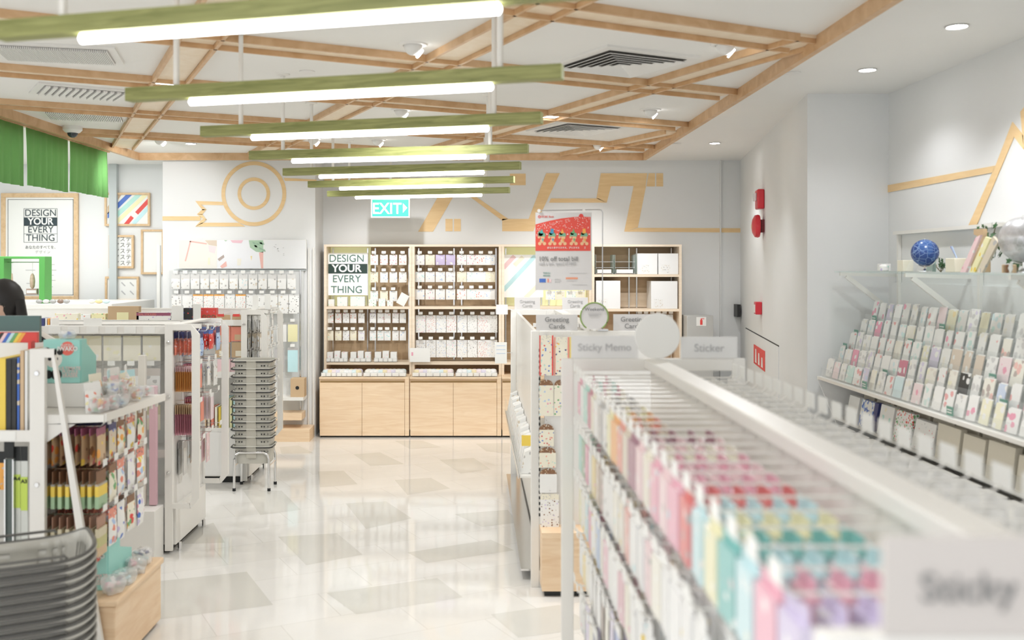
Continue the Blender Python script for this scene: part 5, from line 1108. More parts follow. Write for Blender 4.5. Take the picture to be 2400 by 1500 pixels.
# memo packs: one colour family per hook, from the nearest hook to the farthest
fam = ['navy', 'skyblue', 'lilac', 'pink', 'aqua', 'teal', 'paleyellow', 'aqua', 'red', 'pink', 'lightpink', 'pink', 'cream', 'lightpink', 'plum', 'beige', 'coral', 'orange', 'paleyellow', 'white', 'grey', 'white', 'cream', 'rose', 'mint', 'white', 'pink']
fam2 = ['purple', 'blue', 'lilac', 'white', 'brown', 'aqua', 'cream', 'white', 'lightpink', 'yellow', 'white', 'grey', 'lightpink', 'brown', 'white', 'coral', 'white', 'cream', 'skyblue', 'white', 'brown', 'tan', 'yellow', 'white', 'pink', 'green', 'mint']
YN = [.99+.1*k for k in range(27)]
PKG = {}
nh_ = 0
for r, z in enumerate((1.305, 1.115, .925, .735, .545)):
    for k, y in enumerate(YN):
        if y > 3.62: continue
        if z < 1.70-.375*y+.03: continue
        c = (fam, fam2)[r % 2][(k+(0, 0, 7, 11, 5)[r]) % 27]
        if r >= 1: c = ('white', c, 'cream', c, 'white')[(k+r) % 5] if rnd.random() < .75 else c
        c2 = rnd.choice(['white', 'cream', 'lightpink', 'aqua', 'grey', 'yellow']); cc = tuple((.66 if r == 0 else .5)*v+(.26 if r == 0 else .40) for v in PAL[c])
        body = printed('memo_%s_%s' % (c, c2), cc, [PAL[c2], PAL['white'], cc], 30, .3)
        head = mat('memo_head_'+c, tuple(.8*v+.14 for v in PAL[c]), .4) if r == 0 else (C('white') if k % 3 else mat('memo_top_'+c, cc, .4))
        w = .082; h = (.135, .15, .15, .15, .16)[r]
        me = pm(w, h, .020 if r == 0 else .012, body, head, .18, r > 2, 'memo_pack')
        hookset(g1, RX-.012, y, z+.004, (-1, 0, 0), .285, r=.0028, hm=METALW, two=False); nh_ += 1
        n = (5 if y < 2.4 else 3) if r == 0 else (3 if r < 3 else 2)
        x0 = RX-.275
        for i in range(n):
            hang(me, (x0+(.045 if r == 0 else .04)*i, y, z), -math.pi/2+rnd.uniform(-.06, .06), '%s memo pack, hook %s, %s row, memo rack aisle side' % ({'paleyellow': 'pale yellow', 'lightpink': 'light pink', 'skyblue': 'sky blue'}.get(c, c), nf(k, 27), tb(r, 5)), 'memo pack', 'memo packs on the aisle side of the near right rack', 'memo_pack')
print('hooks left', nh_)
# right-hand side: white packs with tags
g1r = 0
for r, z in enumerate((1.30, 1.13)):
    for k in range(24):
        y = 1.25+.1*k
        if r == 1 and y < 2.0: continue
        if r == 1 and k % 2: continue
        o = hookset(g1, RX+.012, y, z+.004, (1, 0, 0), .25, tagm=True, r=.0028, hm=METALW, two=False, ts=1.5)
        me = pm(.085, .13, .035, mat('clean_white_pack', (.84, .84, .84), .3), C('white'), .2, True, 'sticker_pack')
        for i in range(2 if r == 0 else 1):
            hang(me, (RX+.255-.06*i, y, z), math.pi/2+rnd.uniform(-.05, .05), 'white sticker pack on hook %s, %s row, wall side of the memo rack' % (nf(k, 24), ('upper', 'lower')[r]), 'sticker pack', 'white packs on the wall side of the near right rack', 'sticker_pack')
# greeting card rack behind it
g2 = thing('display_rack', (.66, 6.6, 0), 'white greeting card rack beyond the memo rack, with birch base at its end', 'display rack')
MB().box(.36, .96, 5.34, 7.9, .09, .5).build('base', METALW, g2); MB().box(.38, .94, 5.36, 7.88, 0, .09).build('plinth', METALW, g2)
MB().box(.33, .35, 5.31, 7.9, .5, 1.34).build('side_panel', METALW, g2); MB().box(RX-.02, RX+.02, 5.31, 7.9, .5, 1.34).build('spine_panel', METALW, g2); MB().box(RX-.035, RX+.035, 5.31, 7.9, 1.34, 1.36).build('top_rail', METALW, g2)
MB().box(.37, .955, 5.27, 5.31, .33, 1.315).build('end_panel', WHITE, g2)
MB().box(.345, .955, 5.12, 5.277, .03, .30).build('birch_base', wb, g2); MB().box(.342, .965, 5.11, 5.277, .302, .335).build('birch_top', wb, g2, bevel=.003); MB().box(.36, .94, 5.14, 5.277, 0, .03).build('toe_kick', BLACK, g2)
for y in (5.29, 7.93): gframe(g2, y, .285 if y > 6 else .297)
m = MB(); 
for q in range(30): m.box(.338, .346, 5.262, 5.2695, .38+.03*q, .395+.03*q)
m.build('slotted_post', DARK, g2)
topsign(.325, .545, 5.285, 1.36, 1.445, ['Greeting', 'Cards'], .036, 'left near sign reading Greeting Cards, beside the green-ringed disc')
topsign(.735, .940, 5.285, 1.36, 1.447, ['Greeting', 'Cards'], .036, 'right near sign reading Greeting Cards, over the card rack end')
topsign(.315, .520, 7.925, 1.36, 1.455, ['Greeting', 'Cards'], .034, 'left far sign reading Greeting Cards, at the back end of the card rack', None, LINK); topsign(.695, .90, 7.925, 1.36, 1.455, ['Greeting', 'Cards'], .034, 'right far sign reading Greeting Cards, behind the offer poster', None, LINK)
t = thing('ring_sign', (.632, 5.27, 1.36), 'round paper sign with olive green ring on the card rack top', 'sign')
MB().lathe([(.070, 0), (.070, -.003), (.001, -.003)], (.632, 5.27, 1.436), 40, axis='y').build('disc', PAPERG, t)
m = MB(); n = 44
m.tube([(.632+.073*math.cos(a), 5.268, 1.436+.073*math.sin(a)) for a in [math.radians(-55)+math.radians(290)*k/n for k in range(n+1)]], .0042, 8); m.build('green_ring', mat('olive_ring', (.25, .36, .12), .5), t)
text('Weekend', .026, INK, t, (.632, 5.263, 1.474)); MB().box(.60, .668, 5.264, 5.266, 1.448, 1.4495).box(.605, .655, 5.264, 5.266, 1.44, 1.4415).build('fine_print', LINK, t); MB().box(.624, .640, 5.266, 5.276, 1.3605, 1.37).build('foot', WHITE, t)
for i, (x, y, s) in enumerate(((1247, 716, 'swan'),)): pass
# bent white plastic clip on the top
tag(MB().prism([(.395, 5.95, 1.3605), (.46, 5.95, 1.3605), (.447, 5.95, 1.385), (.432, 5.95, 1.385), (.428, 5.95, 1.44), (.42, 5.95, 1.385), (.40, 5.95, 1.38)], (0, .02, 0)).build('plastic_clip', WHITE), 'pointed white plastic clip standing between the Greeting Cards signs', 'clip')
tag(MB().box(.35, .62, 5.93, 5.99, 1.34, 1.36).build('clip_shelf', WHITE), 'narrow white ledge under the pointed plastic clip', 'ledge')
# offer poster on wire stand
t = thing('offer_poster', (.66, 5.30, 1.36), 'hanging red and white paper poster offering 10% off total bill, on a wire stand', 'poster')
px0, px1, pz0, pz1, py = X(1255, 5.3), X(1387, 5.3), Z(680, 5.3), Z(498, 5.3), 5.3; W_ = px1-px0
MB().tube([(X(1413, 5.3), 5.315, 1.3605), (X(1413, 5.3), 5.315, Z(498, 5.3)), (X(1410, 5.3), 5.315, Z(492, 5.3)), (X(1404, 5.3), 5.315, Z(491, 5.3)), (X(1262, 5.3), 5.315, Z(493, 5.3))], .003, 8).build('wire_stand', mat('stand_wire', (.55, .55, .56), .3, .6), t)
MB().box(X(1400, 5.3), X(1424, 5.3), 5.27, 5.33, 1.3602, 1.368).build('stand_foot', CHROME, t)
MB().box(px0, px1, py, py+.0015, pz0, pz1).build('paper_sheet', PAPERG, t)
def PP(x, y, d): return (X(x, py), py-d, Z(y, py))
arc = [(1255, 526), (1270, 522), (1290, 517), (1315, 512), (1345, 508.5), (1365, 508), (1384, 508.5)]
MB().prism([PP(x, y, .0005) for x, y in [(1255, 588)]+arc+[(1384, 588)]], (0, -.0006, 0)).build('red_field', mat('poster_red', (.76, .085, .06), .5), t)
m = MB()
for k in range(150):
    x = rnd.uniform(1257, 1382); tt = (x-1255)/129; yt = 526-18.5*min(1, tt*1.35)+2; y = yt+rnd.random()**1.3*26; r = rnd.uniform(.35, .8)
    if y < 587: m.box(X(x-r, py), X(x+r, py), py-.0016, py-.0011, Z(y+r, py), Z(y-r, py))
m.build('snow_dots', PAPER, t)
skin_o = mat('ginger_figure', (.80, .50, .28), .5)
for k, (cx, cap, top) in enumerate(((1270, 'green', 'teal'), (1294, 'teal', 'blue'), (1318, 'green', 'orange'), (1344, 'green', 'green'), (1369, 'green', 'orange'))):
    m = MB()   # plain paper-doll helpers: head, body, two legs, raised arm
    def disc(x, y, r, mi=0, d=.0012): m.lathe([(r*py/FPX, py-d), (r*py/FPX, py-d-.0006), (.0001, py-d-.0006)], (X(x, py), 0, Z(y, py)), 12, mi, axis='y')
    disc(cx+2, 557, 5.0); disc(cx-5, 571, 4.0); disc(cx+6, 571, 4.0); disc(cx, 565, 4.6); disc(cx-7, 556, 3.0)
    m.prism([PP(cx-9, 554, .0018), PP(cx+9, 554, .0018), PP(cx+7, 546, .0018), PP(cx-7, 545, .0018)], (0, -.0005, 0), 1); disc(cx-3, 547, 6.5 if k == 0 else 4, 1, .0017)
    m.prism([PP(cx-4, 547, .0024), PP(cx+4, 547, .0024), PP(cx+(3 if k in (1, 4) else 0), 536, .0024), PP(cx-(3 if k in (1, 4) else 0)-.5, 536, .0024)], (0, -.0005, 0), 2)
    m.prism([PP(cx-1, 559, .0024), PP(cx+4, 559, .0024), PP(cx+2, 567, .0024)], (0, -.0005, 0), 2); disc(cx+12, 549, 1.6, 3)
    m.build('printed_figure', [skin_o, mat('poster_green', (.18, .42, .28), .5), C(top) if top != 'blue' else mat('poster_blue', (.06, .30, .48), .5), PAPER], t)
text('きらめきクリスマス、プリスマス', .0115, PAPER, t, PP(1320, 581, .002), bold=.0003); text('Z', .014, PAPER, t, PP(1371, 581, .002))
text('OCBC Bank', .0135, REDP, t, PP(1268, 508, .001), align='LEFT'); MB().lathe([(.0075, py-.0005), (.0075, py-.001), (.0040, py-.001)], (X(1264, py), 0, Z(508, py)), 16, axis='y', caps=False).build('bank_mark', REDP, t)
MB().prism([PP(1362+6*math.cos(a)-0, 509-8*math.sin(a), .0008) for a in [math.pi*k/10 for k in range(11)]], (0, -.0006, 0)).build('red_badge', REDP, t)
for x in (1263, 1368): MB().lathe([(.009, py-.004), (.009, py-.008), (.001, py-.008)], (X(x, py), 0, Z(494, py)), 12, axis='y').build('clip', WHITE, t)
text('10% off total bill', .0345, INK, t, PP(1262, 607, .002), align='LEFT', sx=.93); text('with a min. spend of S$60', .0205, LINK, t, PP(1262, 618, .002), align='LEFT', sx=.93)
text('TOKYU', .011, mat('hands_green', (.15, .38, .32), .5), t, PP(1281, 640, .001)); text('HANDS', .011, mat('hands_green', (.15, .38, .32), .5), t, PP(1281, 646, .001))
def rect(x0, x1, y0, y1, c, nm): MB().box(X(x0, py), X(x1, py), py-.001, py-.0003, Z(y1, py), Z(y0, py)).build(nm, c, t)
rect(1264, 1279, 653, 662, C('blue'), 'blue_logo_block'); rect(1283, 1286, 653, 662, C('coral'), 'small_mark'); rect(1288, 1292, 655, 662, C('lightpink'), 'small_mark'); rect(1326, 1354, 650, 654.5, mat('orange_tag', (.80, .35, .22), .5), 'orange_bar')
for (x0, x1, y) in ((1300, 1314, 654), (1300, 1316, 658), (1300, 1312, 661), (1335, 1376, 640), (1342, 1376, 667), (1328, 1352, 658)): rect(x0, x1, y, y+.8, LINK, 'fine_print')
# sticker sheets on the end panel of the card rack
shs = [(1256, 1297, 786, 880, PR('cream', 'red', 'mint', 'blue', 'orange', scale=60), C('red'), 'tall sticker sheet with red edge, top left of the card rack end'), (1299, 1334, 790, 880, PR('cream', 'yellow', 'navy', 'coral', 'mint', scale=60), C('coral'), 'tall sticker sheet beside the red-edged one'), (1335, 1344, 790, 872, C('yellow'), C('yellow'), 'narrow yellow pack edge right of the tall sticker sheets'),
    (1256, 1297, 890, 975, PR('cream', 'aqua', 'pink', 'skyblue', scale=60), C('brown'), 'brown-topped sheet with aqua and pink stickers, second on the card rack end'), (1299, 1330, 890, 975, PR('cream', 'blue', 'green', 'coral', scale=60), C('brown'), 'brown-topped sheet half hidden by the near post'),
    (1262, 1298, 994, 1046, PR('cream', 'red', 'blue', 'coral', scale=70), C('brown'), 'brown-topped sheet with red stickers, third on the card rack end'), (1263, 1303, 1048, 1096, PR('cream', 'coral', 'mint', scale=70), C('brown'), 'brown-topped sheet with coral stickers, fourth on the card rack end'),
    (1265, 1305, 1098, 1155, C('white'), C('brown'), 'brown-topped plain white sheet, fifth on the card rack end'), (1267, 1310, 1158, 1241, PR('white', 'grey', 'lilac', 'brown', scale=70), C('tan'), 'large white sheet with grey stickers, lowest on the card rack end')]
for x0, x1, y0, y1, c, hd, lab in shs:
    Y = 5.22; a, b = X(x0, Y), X(x1, Y); zt_, zb_ = Z(y0, Y), Z(y1, Y)
    if x0 < 1299: a = max(a, .338)
    hookset(g2, (a+b)/2, 5.27, zt_-.006, (0, -1, 0), .06, tagm=False)
    t = thing('sticker_sheet', ((a+b)/2, Y, zb_), lab, 'sticker sheet', 'sticker sheets on the card rack end')
    MB().box(a, b, Y, Y+.004, zb_, zt_-.03).build('sheet', c, t); 
    if hd.name.endswith('brown'):
        m = MB(); n = 10; cxx = (a+b)/2; m.prism([(cxx+(b-a)/2*math.cos(math.pi*q/n), Y+.001, zt_-.03+.03*math.sin(math.pi*q/n)) for q in range(n+1)], (0, .004, 0)); m.build('arched_header', PR('brown', 'tan', 'cream', scale=90), t)
    else: MB().box(a, b, Y, Y+.004, zt_-.0298, zt_).build('header', PR('cream', 'grey', 'grey', scale=120) if x0 < 1335 else hd, t)
    if hd.name.endswith('red') or hd.name.endswith('coral'): MB().box(b-.008, b, Y-.001, Y-.0002, zb_, zt_).box(a, a+.006, Y-.001, Y-.0002, zb_, zt_).build('coloured_edge', hd, t)
# aisle-side bins of the card rack
MB().box(.245, .33, 5.42, 7.88, .55, .56).build('side_shelf', METALW, g2); MB().box(.24, .245, 5.42, 7.88, .55, .66).build('clear_front', ACR, g2); MB().box(.236, .2395, 5.42, 7.88, .545, .57).build('chrome_lip', CHROME, g2); MB().box(.25, .36, 5.4, 7.88, .05, .06).build('low_rail', CHROME, g2)
for k in range(22):
    y = 5.48+.108*k; tag(MB().prism([(.252, y, .561), (.32, y, .561), (.327, y, .70+.02*(k % 3)), (.275, y, .68+.02*(k % 3))], (0, .085, 0)).build('card_box', PR('white', ('grey', 'cream', 'white')[k % 3], 'beige', scale=30)), 'white card box, %s along the aisle-side bin of the card rack' % nf(k, 22), 'card box', 'card boxes in the aisle-side bin')
q = P(1230, 943, 5.8); tag(MB().box(.255, .33, 5.43, 5.435, .722, .78).build('yellow_ticket', C('yellow')), 'small yellow ticket above the aisle-side bin', 'ticket')
for i, (x0, x1, y0, y1, lab) in enumerate(((1160, 1188, 802, 852, 'white notice with blue lines sticking out from the far card rack frame'), (1163, 1190, 714, 737, 'small white price flag at the far card rack frame, above the notice'))):
    Y = 7.9; a, b = P(x0, y1, Y), P(x1, y0, Y); t = thing('notice_card', ((a.x+b.x)/2, Y, a.z), lab, 'notice')
    MB().box(a.x, b.x, Y, Y+.002, a.z, b.z).build('card', PAPER, t)
    m = MB()
    for k in range(3): m.box(a.x+.012, b.x-.012, Y-.001, Y-.0002, b.z-.03-.03*k, b.z-.027-.03*k) if i == 0 else None
    if i == 0: m.build('printed_lines', C('skyblue'), t)
    MB().tube([(b.x-.01, Y+.006, (a.z+b.z)/2), (.30, Y+.01, (a.z+b.z)/2)], .002, 6).build('arm', CHROME, t)
t = thing('leaflet', (X(985, 10.1), 10.12, Z(849, 10.1)), 'white leaflet with pink mark at the lower left of the second bay', 'leaflet'); MB().box(X(960, 10.1), X(1008, 10.1), 10.12, 10.124, Z(849, 10.1), Z(816, 10.1)).build('sheet', PAPER, t); MB().box(X(964, 10.1), X(968, 10.1), 10.118, 10.1195, Z(834, 10.1), Z(826, 10.1)).build('pink_mark', C('pink'), t)

# ---------------------------------------------------------------- right wall: glass shelf, card tiers, lower bins
YA, YZ = 3.3, 6.34
t = thing('glass_shelf', (2.46, 4.9, 1.66), 'long green-edged glass shelf on white brackets, carrying the globes', 'shelf')
MB().box(2.29, 2.67, YA, YZ, 1.662, 1.672).build('glass', GLASS, t)
for y in (6.3, 5.35, 4.3): 
    MB().bar((2.67, y, 1.645), (2.31, y, 1.655), .02, .022).build('bracket_arm', METALW, t); MB().bar((2.66, y, 1.40), (2.35, y, 1.640), .018, .028, up=(1, 0, 1)).build('brace', METALW, t)
wr = thing('wall_card_display', (2.4, 4.8, .6), 'white wall display with five rising clear tiers of greeting cards', 'wall display')
MB().box(2.655, 2.678, YA, YZ, .55, 1.60).build('back_panel', WALLL, wr)
MB().box(2.18, 2.655, YA, YZ, .985, 1.003).build('card_shelf', METALW, wr)
TX = [2.205, 2.275, 2.345, 2.415, 2.485]; TZs = [1.012, 1.09, 1.175, 1.26, 1.355]
for k, (x, z) in enumerate(zip(TX, TZs)):
    MB().box(x-.002, x+.066, YA, YZ-.02, z-.008, z-.003).build('tier_floor', ACR, wr); MB().box(x-.006, x-.002, YA, YZ-.02, z-.008, z+.045).build('tier_lip', ACR, wr)
    MB().box(x+.05, x+.0535, YA, YZ-.02, z-.002, z+.09).build('tier_back', FROST, wr)
MB().prism([(2.18, YZ-.012, .985), (2.655, YZ-.012, .985), (2.655, YZ-.012, .70), (2.30, YZ-.012, .70)], (0, .012, 0)).build('side_gusset', WALLL, wr)
MB().box(2.28, 2.655, YA, YZ-.03, .735, .75).build('lower_shelf', METALW, wr); MB().box(2.272, 2.2795, YA, YZ-.03, .735, .82).build('lower_clear_front', ACR, wr)
MB().box(2.12, 2.272, YA, YZ-.03, .60, .612).build('bottom_shelf', METALW, wr); MB().box(2.272, 2.655, YA, YZ-.03, .1, .60).build('cupboard', METALW, wr)
def PRL(b, *cs):
    lt = lambda v: tuple(.58*q+.35 for q in PAL[v]) if v not in ('white', 'black', 'rose', 'pink', 'navy') else PAL[v]
    return printed('card_print_%s_%s' % (b, '_'.join(cs)), lt(b), [lt(v) for v in cs], 24, .42)
cc = [('white', ('grey', 'cream')), ('white', ('pink', 'white')), ('cream', ('beige', 'paleyellow')), ('white', ('lilac', 'grey')), ('white', ('mint', 'aqua')), ('cream', ('coral', 'brown')), ('lilac', ('white', 'skyblue')), ('paleyellow', ('white', 'yellow')), ('white', ('red', 'white')), ('lightpink', ('white', 'pink'))]
spec = {(1, 2): 'pink', (3, 2): 'pink', (1, 14): 'black', (0, 9): 'aqua', (1, 8): 'rose', (2, 10): 'lilac', (2, 9): 'paleyellow', (1, 20): 'lilac', (0, 17): 'paleyellow', (0, 18): 'paleyellow', (0, 3): 'mint', (0, 1): 'lightpink', (2, 12): 'tan', (2, 13): 'tan', (2, 14): 'tan', (1, 17): 'skyblue', (4, 8): 'lightpink'}
def cardmesh(c, cs, w, h): 
    key = ('gc', c, cs, w, h)
    if key not in PK:
        m = MB(); m.box(-w/2, w/2, -.0015, .0015, 0, h); m.box(-w/2+.006, w/2-.004, .003, .006, .002, h+.006, 1); PK[key] = m.mesh('greeting_card', [PRL(c, *cs), C('white')])
    return PK[key]
NC = {'white': 'white', 'cream': 'cream', 'lilac': 'lilac', 'paleyellow': 'pale yellow', 'lightpink': 'light pink'}
for k, (x, z) in enumerate(zip(TX, TZs)):
    n = 25
    for i in range(n):
        y = YZ-.09-i*.112
        if y < YA+.1: break
        c, cs = cc[(i*7+k*3+rnd.randint(0, 2)) % len(cc)] if rnd.random() < .45 else cc[rnd.choice((0, 0, 1, 2, 3, 8, 4))]
        if (k, i) in spec: c = spec[(k, i)]; cs = ('white', c)
        w = rnd.choice((.075, .09, .095)); h = (.105, .11, .115, .115, .125)[k]+rnd.uniform(-.01, .01)
        o = place('greeting_card', cardmesh(c, cs, w, round(h, 2)), None, loc=(x+.012, y, z-.001)); o.rotation_euler = (math.radians(14), 0, -math.pi/2); o.rotation_mode = 'XYZ'
        o.rotation_euler = (-math.radians(12), 0, -math.pi/2+rnd.uniform(-.06, .06))
        tag(o, '%s card with %s print, %s from pillar, %s wall tier' % (NC.get(c, c), cs[0] if cs[0] != c else cs[1], ORD[i], ('lowest', 'second', 'middle', 'fourth', 'top')[k]), 'greeting card', 'greeting cards in the wall tiers')
GT = mat('tier_tag_green', (.18, .36, .29), .5)
for i, (k, j) in enumerate(((4, 1), (4, 9), (3, 0), (2, 0), (3, 7), (1, 7), (0, 6), (2, 16), (0, 15), (1, 18))):
    x, z = TX[k], TZs[k]; y = YZ-.06-.112*j
    t = thing('tier_label', (x-.012, y, z), 'small green category label clipped to the %s tier, %s from the pillar' % (('lowest', 'second', 'middle', 'fourth', 'top')[k], ORD[j]+' card place'), 'label', 'green labels on the wall tiers')
    MB().box(x-.012, x-.009, y-.03, y+.03, z-.0, z+.042).build('plate', GT, t); MB().box(x-.0135, x-.0125, y-.022, y+.022, z+.012, z+.017).box(x-.0135, x-.0125, y-.022, y+.022, z+.024, z+.029).build('white_text_lines', PAPER, t)
# lower bin goods
def stackrow(items):
    for (y0, y1, h, c, lab, lean, nm) in items:
        t = thing(nm, (2.4, (y0+y1)/2, .7505), lab, nm.replace('_', ' '), 'stationery in the lower wall bin')
        n = max(1, int((y1-y0)/.02)); pages = 7
        for q in range(3):
            x = 2.30+.09*q; MB().prism([(x, y0, .7505), (x+.03, y0, .7505), (x+.03+lean, y0, .75+h+.01*q), (x+lean, y0, .75+h+.01*q)], (0, y1-y0, 0)).build('bundle', c if q == 0 else mat('paper_edge', (.66, .62, .53), .7), t)
env = mat('beige_envelope', (.70, .655, .55), .6)
stackrow([(6.02, 6.18, .155, C('white'), 'white and navy pad bundle at the pillar end of the lower bin', .03, 'writing_pad'), (5.80, 5.98, .155, PR('white', 'blue', 'blue', 'skyblue', scale=34, size=.5), 'blue and white patterned pad in the lower bin', .03, 'writing_pad'), (5.74, 5.79, .16, C('navy'), 'thin navy pad with orange edge in the lower bin', .03, 'writing_pad'),
    (5.52, 5.70, .165, PR('white', 'mint', 'cream', scale=20), 'white pad with mint base in the lower bin', .03, 'writing_pad'), (5.28, 5.49, .165, PR('white', 'green', 'red', scale=60, size=.42), 'red and green striped airmail pad in the lower bin', .03, 'writing_pad'),
    (5.02, 5.25, .15, PR('white', 'red', 'grey', scale=50, size=.2), 'white spiral-edged pad with red ticks in the lower bin', .03, 'writing_pad'),
    (4.75, 4.98, .17, env, 'beige envelope bundle beside the airmail pads', .02, 'envelope_bundle'), (4.52, 4.72, .16, env, 'beige envelope bundle, second from the airmail pads', .02, 'envelope_bundle'), (4.27, 4.49, .17, env, 'beige envelope bundle, third from the airmail pads', .02, 'envelope_bundle'), (4.02, 4.24, .15, env, 'beige envelope bundle, fourth from the airmail pads', .02, 'envelope_bundle'), (3.74, 3.98, .165, env, 'beige envelope bundle nearest the right photo edge', .02, 'envelope_bundle')])
for i in range(12):
    y = 5.95-.21*i; t = thing('white_envelope_pack', (2.2, y, .6125), 'white envelope pack, %s from the pillar on the lowest wall shelf' % ORD[i], 'envelope pack', 'white envelope packs on the lowest wall shelf')
    MB().prism([(2.15, y-.08, .6125), (2.22, y-.08, .6125), (2.245, y-.08, .73), (2.175, y-.08, .73)], (0, .16, 0)).build('envelopes', PAPER, t, bevel=.003)
    MB().box(2.146+.01, 2.149+.01, y-.01, y+.01, .665, .685).build('dark_mark', INK, t) if i % 3 == 1 else None

# objects on the glass shelf
GZ = 1.6725
def globe(x, y, r, mt, stand, label, tilt):
    t = thing('globe', (x, y, GZ), label, 'globe')
    MB().ball((x, y, GZ+r*1.45), r, 32, sc=(1, 1, 1)).build('sphere', mt, t)
    MB().lathe([(r*.5, 0), (r*.5, .006), (r*.15, .012), (.006, .02), (.005, r*.5)], (x, y, GZ), 24).build('stand', stand, t)
    n = 14; MB().tube([(x+math.sin(a)*r*1.06*math.sin(tilt), y-math.sin(a)*r*1.06*math.cos(tilt), GZ+r*1.45-math.cos(a)*r*1.06) for a in [-.5+1.6*k/n for k in range(n+1)]], .0035, 6).build('meridian_arm', stand, t)
    MB().tube([(x, y, GZ+r*1.45+r*.98), (x, y, GZ+r*1.45+r*1.04)], .005, 8).build('pole_cap', CHROME, t)
def globe_mat(name, sea, land, line, metal=0., rough=.25):
    m = bpy.data.materials.new(name); m.use_nodes = True; nt = m.node_tree; b = nt.nodes['Principled BSDF']; b.inputs['Roughness'].default_value = rough; b.inputs['Metallic'].default_value = metal
    tc = nt.nodes.new('ShaderNodeTexCoord'); n = nt.nodes.new('ShaderNodeTexNoise'); n.inputs['Scale'].default_value = 12; n.inputs['Detail'].default_value = 3
    r = nt.nodes.new('ShaderNodeValToRGB'); r.color_ramp.interpolation = 'CONSTANT'; e = r.color_ramp.elements; e[0].color = (*sea, 1); e[1].position = .56; e[1].color = (*land, 1)
    w = nt.nodes.new('ShaderNodeTexVoronoi'); w.feature = 'DISTANCE_TO_EDGE'; w.inputs['Scale'].default_value = 34; lt = nt.nodes.new('ShaderNodeMath'); lt.operation = 'LESS_THAN'; lt.inputs[1].default_value = .04
    mx = nt.nodes.new('ShaderNodeMix'); mx.data_type = 'RGBA'; mx.inputs[7].default_value = (*line, 1); L = nt.links.new
    L(tc.outputs['Object'], n.inputs['Vector']); L(n.outputs['Fac'], r.inputs['Fac']); L(tc.outputs['Object'], w.inputs['Vector']); L(w.outputs['Distance'], lt.inputs[0]); L(lt.outputs[0], mx.inputs[0]); L(r.outputs['Color'], mx.inputs[6]); L(mx.outputs[2], b.inputs['Base Color']); return m
globe(2.45, 5.42, .072, globe_mat('blue_globe', (.03, .07, .25), (.05, .12, .34), (.18, .28, .50)), CHROME, 'dark blue celestial globe with pale lines on the glass shelf', .6)
globe(2.47, 4.48, .104, globe_mat('silver_globe', (.62, .62, .64), (.55, .56, .56), (.68, .68, .70), .55, .28), CHROME, 'larger silver globe at the right photo edge on the glass shelf', .6)
def shelfbox(x0, y0, x1, y1, h, c, name, label, cat): return tag(MB().box(x0, x1, y0, y1, GZ, GZ+h).build(name, c, bevel=.003), label, cat)
tag(MB().lathe([(.022, 0), (.028, .006), (.028, .03), (.016, .042), (.001, .043)], (2.44, 5.94, GZ), 18).build('small_jar', PR('white', 'mint', 'lilac', scale=40)), 'small round white jar with mint print at the far end of the glass shelf', 'jar')
shelfbox(2.44, 5.98, 2.50, 6.04, .045, PR('white', 'cream', 'white', scale=25), 'tiny_box', 'tiny white box left of the round jar on the glass shelf', 'box')
shelfbox(2.46, 5.72, 2.52, 5.80, .065, C('cream'), 'gift_box', 'cream box between the round jar and the blue globe', 'box')
tag(MB().prism([(2.45, 5.60, GZ), (2.48, 5.60, GZ), (2.54, 5.60, GZ+.15), (2.53, 5.60, GZ+.155)], (0, .075, 0)).build('postcard_holder', ACR), 'clear leaning holder behind the blue globe', 'card holder')
shelfbox(2.53, 5.50, 2.55, 5.58, .135, mat('mint_grey', (.42, .55, .50), .5), 'mint_block', 'muted mint block behind the blue globe', 'block')
shelfbox(2.40, 4.98, 2.46, 5.08, .07, C('cream'), 'pen_box', 'open cream pen box with pens on the glass shelf', 'pen box')
for i, c in enumerate(('skyblue', 'grey', 'blue', 'beige')): tag(MB().tube([(2.42+.01*i, 5.0+.02*i, GZ+.0705), (2.41+.01*i, 5.03+.028*i, GZ+.13)], .003, 6).build('pen', C(c)), '%s pen standing at the cream pen box' % c, 'pen', 'pens by the pen box')
shelfbox(2.50, 4.90, 2.54, 5.02, .125, KRAFT, 'wooden_block', 'light wooden stand board behind the pink folder', 'board')
# letter-like wooden shape raised on the board
tag(MB().prism([(2.51, y, z) for y, z in ((4.92, GZ+.1255), (4.96, GZ+.1255), (4.975, GZ+.18), (5.01, GZ+.19), (5.01, GZ+.215), (4.92, GZ+.215), (4.905, GZ+.17))], (.02, 0, 0)).build('wooden_letter', KRAFT), 'curved wooden letter shape among ivy leaves above the pen box', 'ornament')
for i, (y, c, lab) in enumerate(((4.86, 'lightpink', 'pink transparent folder leaning on the glass shelf'), (4.77, 'paleyellow', 'pale yellow folder leaning beside the pink one'), (4.70, 'beige', 'clear beige folder leaning beside the yellow one'))):
    tag(MB().prism([(2.41, y+.03, GZ), (2.41, y-.015+.10, GZ), (2.43, y-.03, GZ+.17), (2.43, y-.075, GZ+.18-.02*i)], (.012, 0, 0)).build('leaning_folder', PR(c, ('pink', 'yellow', 'grey')[i], 'white', scale=25)), lab, 'folder')
LEAF = mat('ivy_green', (.05, .13, .05), .5, var=.2)
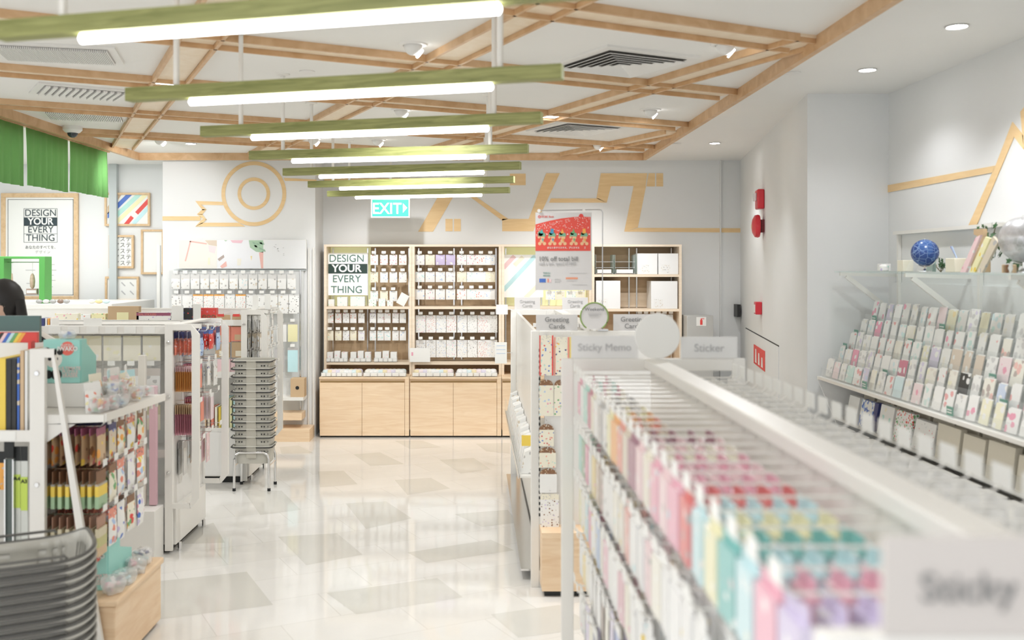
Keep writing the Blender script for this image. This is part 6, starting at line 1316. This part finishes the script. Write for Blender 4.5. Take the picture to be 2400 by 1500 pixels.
def ivy(x, y, z0, n, spread, label, h=.12):
    t = thing('ivy_plant', (x, y, z0), label, 'plant'); m = MB()
    st = MB()
    for k in range(3):
        st.tube([(x, y, z0), (x+rnd.uniform(-.02, .02), y+rnd.uniform(-.5, .5)*spread, z0+h*.6), (x-.01, y+(k-1)*spread*.9, z0+h*(.7+.3*rnd.random()))], .0025, 5)
    st.build('stem', mat('ivy_stem', (.16, .13, .07), .6), t)
    for k in range(n):
        c = Vector((x+rnd.uniform(-.03, .02), y+rnd.uniform(-1, 1)*spread, z0+.025+rnd.random()*h)); s = rnd.uniform(.013, .024)
        R = Matrix.Rotation(rnd.uniform(0, 6.28), 3, 'X') @ Matrix.Rotation(rnd.uniform(-.7, .7), 3, 'Z') @ Matrix.Rotation(rnd.uniform(-.5, .5), 3, 'Y')
        pts = [(0, -1), (.35, -.35), (1, -.2), (.55, .25), (.5, .9), (0, .55), (-.5, .9), (-.55, .25), (-1, -.2), (-.35, -.35)]
        m.prism([c+R @ Vector((.0, a*s, b*s)) for a, b in pts], R @ Vector((.001, 0, 0)))
    m.build('leaves', LEAF, t); return t
ivy(2.42, 5.17, GZ, 10, .035, 'small ivy sprig left of the pen box on the glass shelf', .04)
ivy(2.55, 4.93, GZ, 26, .08, 'ivy around the wooden letter shape behind the folders', .22)
ivy(2.52, 4.62, GZ, 18, .05, 'trailing ivy between the beige folder and the silver globe', .14)
for i in range(4): tag(MB().lathe([(.008, 0), (.008, .035), (.001, .038)], (2.38, 4.48-.03*i, GZ), 10).build('mini_bottle', C(('tan', 'brown', 'beige', 'tan')[i])), 'tiny %s bottle by the silver globe, %s from it' % (('tan', 'brown', 'beige', 'tan')[i], ORD[i]), 'bottle', 'tiny bottles by the silver globe')
tag(MB().lathe([(.001, 0), (.012, .02), (.001, .05)], (2.33, 4.33, GZ), 4).build('white_ornament', PAPER), 'small white diamond ornament below the silver globe', 'ornament')
# white rail frame on the wall behind the globes
t = thing('wall_rail_unit', (2.66, 5.4, 1.68), 'thin white rectangular rail frame on the wall behind the globes', 'wall frame'); m = MB()
for y in (6.22, 5.22, 4.2): m.box(2.64, 2.66, y-.012, y+.012, 1.42, 1.90)
m.box(2.62, 2.66, 3.8, 6.24, 1.90, 1.92); m.build('rails', METALW, t); MB().box(2.662, 2.674, 3.8, 6.22, 1.42, 1.90).build('panel', WALLL, t)

print('objects', len(sc.objects), 'polys', sum(len(o.data.polygons) for o in sc.objects if o.type == 'MESH'))
